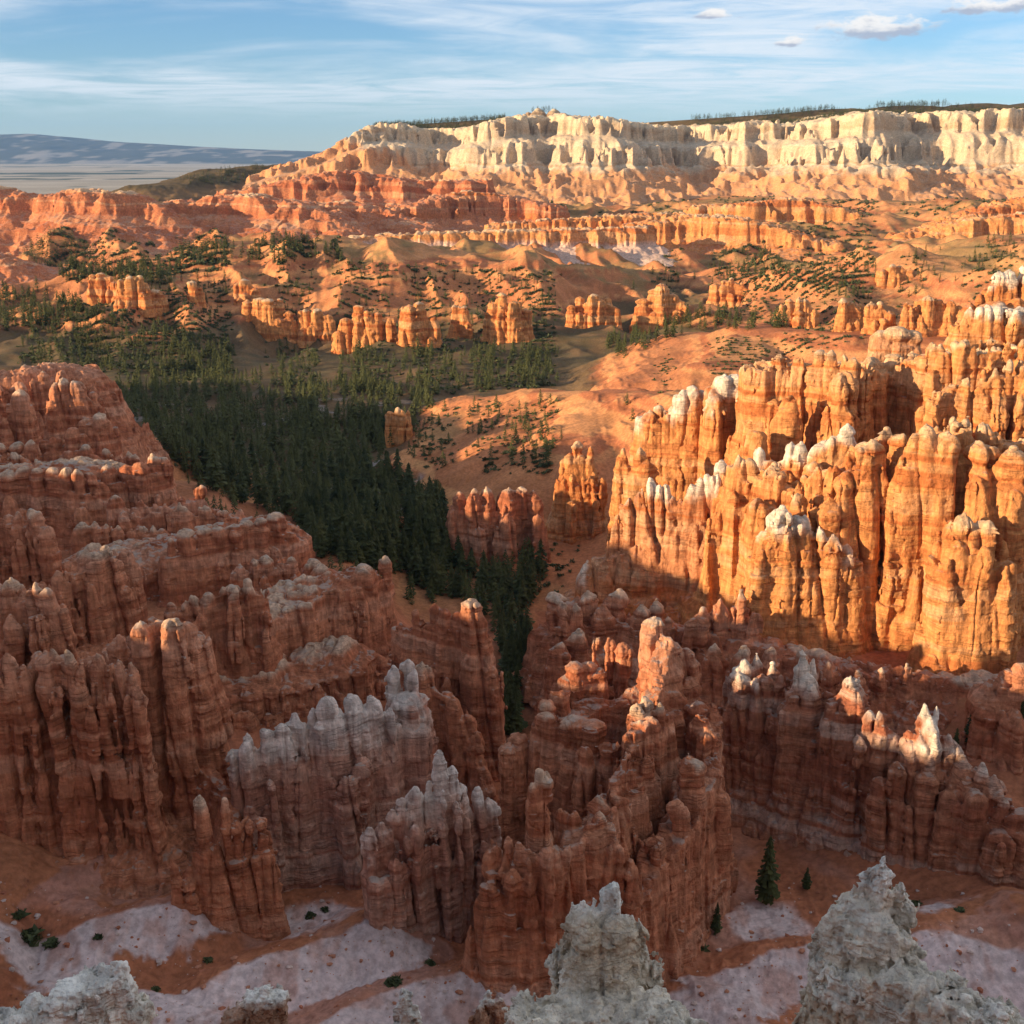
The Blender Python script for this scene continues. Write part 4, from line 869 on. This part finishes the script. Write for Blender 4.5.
band('rock_cliff','dark red cliff half in shade below the pale rim','rock cliff',1640,[(395,206,1600),(440,195,1630),(470,190,1650),(520,196,1660),(560,205,1650)],-110,CLIFF,(20,44),dict(LIT,base=(.50,.19,.09)),jag=7)
band('rock_cliff','orange fluted cliff at the right edge with one white buttress','rock cliff',1300,[(925,238,1290),(950,222,1300),(985,216,1300),(1024,212,1300),(1100,208,1300)],-108,CLIFF,(13,28),LIT,jag=7)
band('rock_cliff','weathered orange bluff on the dark gully side near the right edge','rock cliff',1450,[(905,232,1440),(935,222,1450),(985,205,1470),(1024,196,1480),(1100,190,1480)],-105,CLIFF,(16,36),LIT,jag=8)
SPUR = [(0,4),(.1,10),(.3,20),(.36,34),(1,120)]
REDR = dict(LIT, base=(.50,.185,.085), dark=(.40,.125,.055))
band('rock_ridge','red fluted ridge with lit left faces at the far left','rock ridge',1450,[(-80,190,1480),(0,186,1470),(45,194,1460),(75,188,1450),(110,190,1430),(135,192,1420),(165,206,1420)],-122,SPUR,(26,60),REDR,jag=9,Lj=16)
band('rock_ridge','red fluted ridge with a fan of scree next to the far left ridge','rock ridge',1500,[(175,200,1520),(205,196,1510),(240,193,1500),(275,196,1490),(305,200,1480),(335,214,1450),(365,235,1420)],-122,SPUR,(26,55),REDR,jag=9,Lj=16)
band('rock_ridge','red pinnacled ridge climbing towards the pale plateau','rock ridge',1750,[(245,188,1720),(285,180,1730),(320,172,1750),(345,168,1760),(375,174,1760),(420,180,1750),(470,178,1750)],-118,SPUR,(34,62),REDR,jag=11,Lj=18)
band('rock_ridge','dark red gullied slopes with sunlit crests below the climbing ridge','rock ridge',1560,[(300,205,1560),(345,200,1570),(390,208,1560),(420,222,1520)],-120,SPUR,(28,50),REDR,jag=9,Lj=16)
band('rock_ridge','low red knoll at the left frame edge above the dark pine gully','rock ridge',1120,[(-60,258,1130),(-10,250,1130),(15,258,1120),(40,278,1100)],-122,SPUR,(14,34),REDR,jag=6,Lj=12)
# the rim
RIMC = [(250,178,2480),(285,166,2500),(320,155,2520),(345,140,2540),(375,126,2560),(400,125,2640),(430,131,2720),(470,130,2660),(500,120,2520),(520,118,2560),(560,117,2580),(600,118,2500),(640,125,2640),(685,128,2700),(720,126,2640),(760,123,2560),(800,124,2580),(840,119,2440),(860,114,2400),(885,114,2540),(910,115,2580),(960,113,2480),(1024,112,2440),(1200,108,2380)]
RIMP = [(0,0),(.04,4),(.20,14),(.27,48),(.30,53),(.36,60),(.50,68),(.56,92),(.78,165),(1,260)]
r = Rock('plateau_cliff', 'long cream and white plateau cliff with orange lower slopes under a wooded rim', 'cliff', 2550, dict(CREAM, capd=14., low=((.56,.28,.13),-38,26), lowx=(-120,-380,62)), beds=7.0, As=1.6, Af=5.0, Lf=10, An=3.2, Ld=9, spl=0, vox=2.15, dip=0.0)
r.wall([PW(*p) for p in RIMC], -105, RIMP, warp=(52,62), side=160.0)
r.build()
r = far('rocky_knoll', 'little dark knob with pines standing up from the plateau rim', 2600, dict(CREAM, base=(.3,.2,.12)), 'rock knob', vox=1.6)
for px, py, w in ((528,112,18),(540,108,22),(552,109,20),(560,113,18)): r.spire(px, py, 2600, w, 20, flare=1.8)
r.build()
# ---- foreground limestone knobs
def knob(label, Y, cols, zb, walls=(), style=GREY, **k):
    d = dict(beds=0.9, As=.10, Af=.22, Lf=.6, An=.34, Ld=.62, vox=Y/FPX*1.5, mat=M_NEAR, spl=0.22); d.update(k)
    r = Rock('limestone_knob', label, 'rock knob', Y, style, **d)
    for px, py, Yc, w, ch, fl in cols: r.spire(px, py, Yc, w, zb, flare=fl, ch=ch, point=.55, wob=.2, bulge=.12)
    for pts, prof in walls: r.wall([PW(*p) for p in pts], zb, prof, warp=(.4, 1.6), jag=.5, Lj=1.2)
    return r.build()
knob('large knobbly cream limestone block with a small round head at the bottom centre', 62,
  [(613,888,62,24,1.6,1.5),(590,908,61.5,44,1.,1.2),(575,912,62,34,.9,1.2),(610,912,61.5,52,1.,1.2),(632,925,61.5,40,1.,1.3),(600,925,61,70,.8,1.2),(645,950,62,30,.9,1.3),(565,940,62,24,1,1.2)], -62,
  [([(590,990,60),(640,1000,58),(680,1020,56)],[(0,1.2),(.3,1.8),(1,2.6)]), ([(535,1010,58),(600,1005,58)],[(0,1.2),(1,2.4)])])
knob('tall pale limestone pinnacle with a tapering knobbly peak at the bottom right', 55,
  [(879,858,55,26,1.8,1.6),(890,876,55,30,1.5,1.5),(866,890,55,30,1.3,1.4),(905,896,55,30,1.4,1.3),(848,902,55,26,1.2,1.3),(838,908,55,24,1.1,1.2),(826,918,55,20,1.,1.2),(870,905,54.5,70,1.,1.2),(900,930,54.5,46,1.,1.3),(850,930,54.3,60,.9,1.1),(835,950,54.5,36,1,1.1)], -60,
  [([(850,965,53.5),(900,968,52),(960,992,50),(1040,1030,48)],[(0,.9),(.3,1.4),(1,2.2)])])
knob('low grey limestone ledge sloping up to a blunt square end in the bottom left corner', 50,
  [(118,968,50,22,.8,1.2),(105,974,50,26,.8,1.2),(88,985,49.6,30,.8,1.2),(66,994,49.3,30,.8,1.3),(125,975,50.3,16,.8,1.2)], -52,
  [([(-40,1024,46),(20,1008,47.5),(70,990,49),(122,974,50.3)],[(0,.5),(.3,1.0),(1,1.8)])])
knob('small rusty limestone stub with a slanting grey top near the bottom left ledge', 74,
  [(268,984,74,24,.8,1.2),(255,994,73.6,26,.8,1.2),(278,990,74.3,16,.8,1.2),(240,1006,73.3,26,.8,1.3),(228,1014,73,16,.8,1.3)], -80,
  [([(228,1016,73),(276,990,74.3)],[(0,.5),(1,1.6)])], style=dict(GREY, base=(.42,.25,.16), dark=(.36,.17,.10), capd=1.0))
knob('tiny pale pointed stub poking up at the bottom edge left of centre', 70, [(405,992,70,18,1.6,1.4),(411,1004,70,14,1.3,1.3),(345,1016,69,14,1,1.3)], -78)
knob('small orange-brown stub with two grey heads at the bottom edge', 76, [(488,991,76,16,1.2,1.3),(500,998,76,18,1.2,1.3),(478,1004,75.6,20,1.2,1.3)], -84, style=dict(GREY, base=(.42,.22,.13), dark=(.36,.15,.09), capd=.9))
# ---- trees, scrub
def pine_mesh(seed, tiers, nb, wide=0.19):
    r = np.random.default_rng(seed); V = []; Fc = []
    for i in range(tiers):
        h = 0.10+0.88*(i/tiers)**0.95; R = wide*(1-h)**0.75*(0.75+0.5*r.random())*(0.55 if i < 2 else 1)
        for k in range(nb):
            if r.random() < 0.10: continue
            a = 2*math.pi*(k+r.random()*.8)/nb; Rk = R*r.uniform(.55, 1.25)+.012; da = r.uniform(.25, .5)*(1+.25/(Rk+.2)*.2); dr = r.uniform(.02, .07)
            up = r.uniform(.015, .05)
            n = len(V)
            V += [(0.01*math.cos(a), 0.01*math.sin(a), h+up), (Rk*math.cos(a-da), Rk*math.sin(a-da), h-dr), (Rk*1.12*math.cos(a), Rk*1.12*math.sin(a), h-dr*.6), (Rk*math.cos(a+da), Rk*math.sin(a+da), h-dr)]
            Fc += [(n, n+1, n+2), (n, n+2, n+3)]
    n = len(V); V += [(0.012, 0, .95), (-.006, .01, .95), (-.006, -.01, .95), (0, 0, 1.0)]; Fc += [(n, n+1, n+3), (n+1, n+2, n+3), (n+2, n, n+3)]
    return np.array(V, np.float32), np.array(Fc, np.int32)
def trunk_mesh():
    V = []; Fc = []
    for j, (h, rr) in enumerate(((-.03, .026), (.12, .019), (.5, .012), (.9, .004))):
        V += [(rr*math.cos(k*math.pi/3), rr*math.sin(k*math.pi/3), h) for k in range(6)]
    for j in range(3):
        for k in range(6):
            a, b, c_, d = j*6+k, j*6+(k+1) % 6, (j+1)*6+(k+1) % 6, (j+1)*6+k; Fc += [(a, b, c_), (a, c_, d)]
    return np.array(V, np.float32), np.array(Fc, np.int32)
TV, TF = trunk_mesh()
HI = [pine_mesh(i, 20, 9, w) for i, w in enumerate((.17, .20, .15, .23, .19))]
XH = [pine_mesh(80+i, 27, 8, w) for i, w in enumerate((.20, .23, .17))]
VLO = [pine_mesh(60+i, 6, 4, w) for i, w in enumerate((.26, .32, .36, .30))]
LO = [pine_mesh(20+i, 11, 6, w) for i, w in enumerate((.17, .21, .24, .19))]
R_ = np.random.default_rng(11)
def in_poly(x, y, poly):
    ins = np.zeros(len(x), bool); n = len(poly)
    for i in range(n):
        (x0, y0), (x1, y1) = poly[i], poly[(i+1) % n]
        c_ = ((y0 > y) != (y1 > y)) & (x < (x1-x0)*(y-y0)/(y1-y0+1e-9)+x0); ins ^= c_
    return ins
def scatter(poly, n, h0, h1, clump=0.0):
    p = np.array(poly, float); out = []
    k = 0
    while k < n*6 and sum(map(len, out)) < n:
        x = R_.uniform(p[:, 0].min(), p[:, 0].max(), n*2); y = R_.uniform(p[:, 1].min(), p[:, 1].max(), n*2)
        m = in_poly(x, y, poly); q = hit(x[m], y[m]); q = q[~np.isnan(q[:, 0])]
        if clump:
            L = np.hypot(q[:, 0], q[:, 1])*0.03; q = q[fbm(q[:, 0]/L, q[:, 1]/L, 3.3, 3)+0.0+R_.uniform(-.25, .25, len(q)) > clump-0.15]
        out.append(q); k += n*2
    q = np.concatenate(out)[:n]
    return np.concatenate([q, R_.uniform(h0, h1, (len(q), 1))*R_.uniform(.75, 1.15, (len(q), 1))], 1)
REG = [  # polygon, count, heights, clumping, label, group
 ([(112,388),(230,378),(330,384),(405,386),(440,405),(400,440),(370,470),(440,500),(450,560),(440,600),(390,575),(320,560),(290,520),(225,500),(180,470),(150,440)], 1800, 5, 13, -.12, 'dark pine crowded with others on the shaded floor of the central valley', 'pines in the shaded valley'),
 ([(445,560),(540,560),(560,590),(530,620),(520,720),(505,740),(500,640),(450,600)], 130, 6, 10, 0, 'dark pine in the narrow shaded gully beside the red fins', 'pines in the narrow gully'),
 ([(0,335),(90,312),(180,335),(260,352),(380,350),(480,352),(600,344),(640,348),(590,383),(480,393),(400,398),(300,385),(150,378),(0,362)], 800, 4.5, 11.5, .16, 'small green pine on the sunlit scrubby slope beyond the shaded valley', 'pines on the sunlit slope'),
 ([(0,290),(70,303),(90,318),(0,335)], 160, 8, 13, 0, 'pine in the dark hollow at the left below the red ridges', 'pines in the left hollow'),
 ([(50,232),(110,262),(190,268),(170,285),(70,285),(20,262)], 380, 7, 13, 0, 'pine at the foot of the far red ridges', 'pines below the red ridges'),
 ([(165,245),(330,240),(345,262),(250,268),(180,262)], 220, 8, 13, .05, 'pine on the shaded flat below the climbing red ridge', 'pines below the climbing ridge'),
 ([(400,418),(470,405),(640,408),(650,440),(560,468),(430,468),(385,445)], 80, 4, 8, .05, 'pine casting a long shadow on the rounded orange hill', 'pines on the rounded orange hill'),
 ([(345,425),(400,410),(420,440),(360,450)], 30, 8, 12, 0, 'sunlit yellow-green tree at the edge of the valley shade', 'sunlit trees at the edge of the shade'),
 ([(600,345),(680,320),(790,318),(790,330),(690,332),(620,360)], 110, 8, 13, 0, 'tall pine in the hollow below the orange crags', 'pines in the hollow under the crags'),
 ([(100,270),(330,262),(640,280),(640,340),(330,345),(120,310)], 420, 4, 8, .15, 'scattered pine among the orange crags and hills', 'pines among the orange crags'),
 ([(560,270),(760,250),(800,275),(700,290),(600,292)], 130, 6, 11, .1, 'pine in the ravine under the long cliff band', 'pines in the ravine'),
 ([(780,270),(1010,240),(1024,262),(940,300),(830,300)], 150, 4, 9, .1, 'pine on the orange hills above the columned tier', 'pines on the right hills'),
 ([(170,182),(230,170),(300,163),(330,160),(300,178),(210,188)], 260, 8, 14, 0, 'far pine on the dark wooded ridge left of the pale plateau', 'pines on the far wooded ridge'),
]
trees = []
REG.append(([(165,450),(235,490),(330,552),(440,600),(420,612),(310,562),(195,508)], 70, 3, 8, -.3, 'small pine on the bare slope between the red terraces and the valley wood', 'pines on the bare slope edge'))
REG.append(([(500,600),(526,590),(532,640),(528,700),(515,745),(500,740),(508,660)], 60, 5, 9, -.3, REG[1][5], REG[1][6]))
for poly, n, h0, h1, cl, lab, grp in REG:
    q = scatter(poly, n, h0, h1, cl); trees += [(*map(float, t), lab, grp) for t in q]
# the rim of the pale plateau carries a wood
bx = [PW(*p) for p in RIMC]
n_ = 6000
pxs = R_.choice(3, n_); pxs = np.where(pxs == 0, R_.uniform(372, 505, n_), np.where(pxs == 1, R_.uniform(690, 1030, n_), R_.uniform(760, 1030, n_)))
Yt = np.interp(pxs, [c_[0] for c_ in RIMC], [c_[2] for c_ in RIMC])+45+R_.uniform(0, 1, n_)**1.3*430
xt = (pxs-512)/FPX*Yt/(math.cos(PITCH)+.33*math.sin(PITCH)); zt = np.maximum(np.interp(xt, [b[0] for b in bx], [b[2] for b in bx])-1-1e3*(Yt > np.interp(pxs, [c_[0] for c_ in RIMC], [c_[2] for c_ in RIMC])+150), ground(xt, Yt))
trees += [(float(a), float(b), float(c_), float(R_.uniform(9, 17)), 'far pine in the dark wood along the top of the pale plateau', 'pines along the plateau rim') for a, b, c_ in zip(xt, Yt, zt)]
for px in R_.uniform(530, 560, 16):
    x, y, z = PW(px, 110.5, 2600); trees.append((x, y, z-2, R_.uniform(9, 15), 'dark pine on the little knob above the pale cliff', 'pines on the rim knob'))
H = np.array([t[3]/t[1] for t in trees])
near_ = [(766,905,148,12.0),(806,890,150,4.0),(716,935,140,5.5),(968,745,195,7.0),(982,750,196,6.0),(1003,748,197,6.5),(1018,742,198,7.5),(690,690,205,5.0),(955,752,196,5.0)]
def tree_at(x, y, z, h, lab, grp, i, hi=True):
    v = i % 5
    t = bpy.data.objects.new('pine_tree', None); COL.objects.link(t); t.location = (x, y, z-.15); t.rotation_euler = (0, 0, R_.uniform(0, 6.28)); t.scale = (h*R_.uniform(.85, 1.15)*(1 if grp else .78),)*2+(h,)
    tag(t, lab, 'tree', grp)
    link('trunk', ME_T, (0, 0, 0), t); link('crown', ME_C[v] if grp else ME_X[v % 3], (0, 0, 0), t)
ME_T = make_mesh('trunk', TV, TF, M_BARK); ME_X = [make_mesh('crown', a, b, M_PINE, smooth=False) for a, b in XH]; ME_C = [make_mesh('crown', a, b, M_PINE, smooth=False) for a, b in HI]
NL = ['tall dark pine at the foot of the central fin near the pale clay', 'young dark pine on the clay flat under the banded fin', 'small dark pine alone on the clay slope right of the central fin',
      'first of the shaded pines left of the right-hand crag', 'pine just right of the first shaded pine by the crag', 'shaded pine directly below the reddish crag', 'tallest shaded pine at the right edge under the lit wall', 'little dark tree in the cleft behind the central fin', 'smallest of the shaded pines near the reddish crag']
for i, ((px, py, Y, h), lab) in enumerate(zip(near_, NL)):
    q = hit([px], [py], 100, 400)[0]
    if q[0] == q[0]: tree_at(*q, h, lab, None, i)
order = np.argsort(-H); big_ = set(int(i) for i in order[:285])
for n, i in enumerate(sorted(big_)):
    x, y, z, h, lab, grp = trees[i]; tree_at(x, y, z, h, lab, grp, n)
vs, fs, off, tn = [], [], 0, []
for i, (x, y, z, h, lab, grp) in enumerate(trees):
    if i in big_: continue
    V, Fc = (LO if y < 1200 else VLO)[i % 4]; a = R_.uniform(0, 6.28); ca, sa = math.cos(a), math.sin(a); wd = h*R_.uniform(.9, 1.35)
    vs.append(np.stack([(V[:, 0]*ca-V[:, 1]*sa)*wd+x, (V[:, 0]*sa+V[:, 1]*ca)*wd+y, V[:, 2]*h+z-.1*h], 1)); fs.append(Fc+off); off += len(V); tn.append(np.full(len(V), R_.uniform(0, 1.3)))
pf = make_mesh('pine_forest', np.concatenate(vs), np.concatenate(fs), M_PINE, smooth=False)
pf.attributes.new('tone', 'FLOAT', 'POINT').data.foreach_set('value', np.concatenate(tn).astype(np.float32))
tag(link('pine_forest', pf), 'dense pine wood filling the valley, slopes and plateau top', 'forest', kind='stuff')
# low scrub on the hillsides
def bush(seed, n):
    r = np.random.default_rng(seed); V = []; Fc = []
    for i in range(n):
        a, e = r.uniform(0, 6.28), r.uniform(-.1, 1.4); rr = r.uniform(.55, 1.0); c_ = np.array([math.cos(a)*math.cos(e), math.sin(a)*math.cos(e), math.sin(e)*.8])*rr*.8
        d = r.normal(0, .34, (3, 3)); k = len(V); V += [tuple(c_+d[0]), tuple(c_+d[1]), tuple(c_+d[2])]; Fc.append((k, k+1, k+2))
    return np.array(V, np.float32), np.array(Fc, np.int32)
BS = [bush(i, 22) for i in range(5)]
SCR = [([(0,335),(90,305),(330,262),(640,280),(640,345),(590,385),(400,400),(150,378),(0,362)], 3000, .8, 2.1, .18),
       ([(400,425),(470,402),(660,402),(650,445),(560,475),(430,475)], 260, .5, 1.3, .2),
       ([(585,388),(690,338),(870,338),(740,372),(660,395)], 300, .5, 1.2, .2),
       ([(700,315),(790,275),(1024,240),(1024,300),(830,335)], 700, .7, 1.9, .18),
       ([(20,205),(330,200),(345,262),(60,285)], 1300, 1.2, 3.2, .12),
       ([(560,240),(900,220),(900,290),(560,300)], 900, 1., 2.8, .18),
       ([(300,160),(560,190),(1024,190),(1024,215),(500,225)], 1200, 1.6, 3.6, .05),
       ([(110,400),(60,370),(150,385),(190,470),(150,470)], 60, .5, 1.2, 0), ([(440,580),(560,540),(600,500),(560,600)], 60, .5, 1.2, 0)]
vs, fs, off = [], [], 0
for poly, n, h0, h1, cl in SCR:
    for k, (x, y, z, h) in enumerate(scatter(poly, n, h0, h1, cl)):
        V, Fc = BS[k % 5]; a = R_.uniform(0, 6.28); ca, sa = math.cos(a), math.sin(a)
        vs.append(np.stack([(V[:, 0]*ca-V[:, 1]*sa)*h*1.3+x, (V[:, 0]*sa+V[:, 1]*ca)*h*1.3+y, V[:, 2]*h+z], 1)); fs.append(Fc+off); off += len(V)
tag(link('scrub', make_mesh('scrub', np.concatenate(vs), np.concatenate(fs), M_SHRUB, smooth=False)), 'low green scrub dotted over the sunlit hillsides', 'scrub', kind='stuff')
NB = [bush(40+i, 150) for i in range(3)]
NBM = [make_mesh('shrub', V*np.array([1, 1, .8]), Fc, M_SHRUB, smooth=False) for V, Fc in NB]
SH = [(28,940,1.4,'dark shrub at the left edge below the red pedestal'),(52,945,.8,'small dark shrub beside the left-edge shrub'),(18,918,.9,'upper of the dark shrubs at the left edge'),(208,962,.55,'lone small bush at the end of the white clay ridge'),(98,938,.5,'low bush on the red slope left of the clay ridge'),
      (310,918,.6,'bush on pale clay behind the white ridge'),(325,912,.5,'second bush on pale clay near the striped fin'),(395,985,.9,'dark bush under the striped fin'),(430,965,.7,'bush in the shade at the foot of the central fin'),(915,905,.7,'round bush on the slope right of the pale pinnacle'),(960,912,.6,'bush below the banded fin at the right'),(700,950,.8,'dark bush on the clay right of the central fin'),(275,892,.6,'bush at the foot of the pale pink fin'),(155,990,.5,'small bush low on the red bottom slope')]
for i, (px, py, s_, lab) in enumerate(SH):
    q = hit([px], [py], 100, 300)[0]
    if q[0] == q[0]:
        o = link('shrub', NBM[i % 3], tuple(q)); o.scale = (s_*1.2, s_*1.2, s_); o.rotation_euler = (0, 0, i*1.3); tag(o, lab, 'shrub', 'shrubs on the near slopes')

# loose stones on the near canyon floor
def stone(seed):
    r = np.random.default_rng(seed); V = np.array([(math.cos(a)*math.cos(e), math.sin(a)*math.cos(e), math.sin(e)) for e, n in ((-.5, 5), (.45, 5)) for a in np.arange(n)*2*math.pi/n+e]+[(0, 0, .95)])*r.uniform(.6, 1.15, (11, 1))*np.array([1, .8, .65])
    Fc = [(i, (i+1) % 5, 5+(i+1) % 5) for i in range(5)]+[(i, 5+(i+1) % 5, 5+i) for i in range(5)]+[(5+i, 5+(i+1) % 5, 10) for i in range(5)]
    return V.astype(np.float32), np.array(Fc, np.int32)
ST = [stone(i) for i in range(6)]
vs, fs, cs, off = [], [], [], 0
for poly, n in (([(0,880),(160,900),(300,880),(480,940),(560,1024),(0,1024)], 800), ([(680,900),(800,880),(1024,900),(1024,1024),(680,1024)], 550), ([(0,420),(120,420),(330,580),(400,640),(230,680),(0,560)], 700)):
    for k, (x, y, z, h) in enumerate(scatter(poly, n, .3, 1.0, -.15)):
        h = .06+.6*(R_.random()**7)+.07*h; V, Fc = ST[k % 6]; a = R_.uniform(0, 6.28); ca, sa = math.cos(a), math.sin(a)
        vs.append(np.stack([(V[:, 0]*ca-V[:, 1]*sa)*h+x, (V[:, 0]*sa+V[:, 1]*ca)*h+y, V[:, 2]*h+z], 1)); fs.append(Fc+off); off += len(V)
        cs.append(np.tile(np.array([[.44, .20, .12], [.55, .42, .36], [.36, .14, .08]])[k % 3], (len(V), 1)))
tag(link('rubble', make_mesh('rubble', np.concatenate(vs), np.concatenate(fs), M_SOIL, albedo=np.concatenate(cs), smooth=False)), 'small stones strewn over the canyon floor and benches', 'rubble', kind='stuff')
# ---- the air: one closed box of thin haze round everything
def build_haze():
    x0, x1, y0, y1, z0, z1 = -44000, 44000, -44000, 44000, -308.0, 900.0
    V = np.array([(x, y, z) for x in (x0, x1) for y in (y0, y1) for z in (z0, z1)], float)
    Fq = np.array([(0,1,3,2),(4,6,7,5),(0,4,5,1),(2,3,7,6),(0,2,6,4),(1,5,7,3)])
    m = bpy.data.materials.new('haze'); m.use_nodes = True; N = NT(m.node_tree); N.n.clear()
    v = N.add('ShaderNodeVolumePrincipled', {'Color': (0.30, 0.56, 1.0, 1), 'Density': 1.4e-5})
    N.l.new(v.outputs[0], N.add('ShaderNodeOutputMaterial').inputs['Volume'])
    tag(link('haze', make_mesh('haze', V, Fq, m, smooth=False)), 'thin blue haze in the air towards the far mountains', 'haze', kind='stuff')
if HAZE: build_haze()
print('rocks', N_ROCK, time.time()-T0)
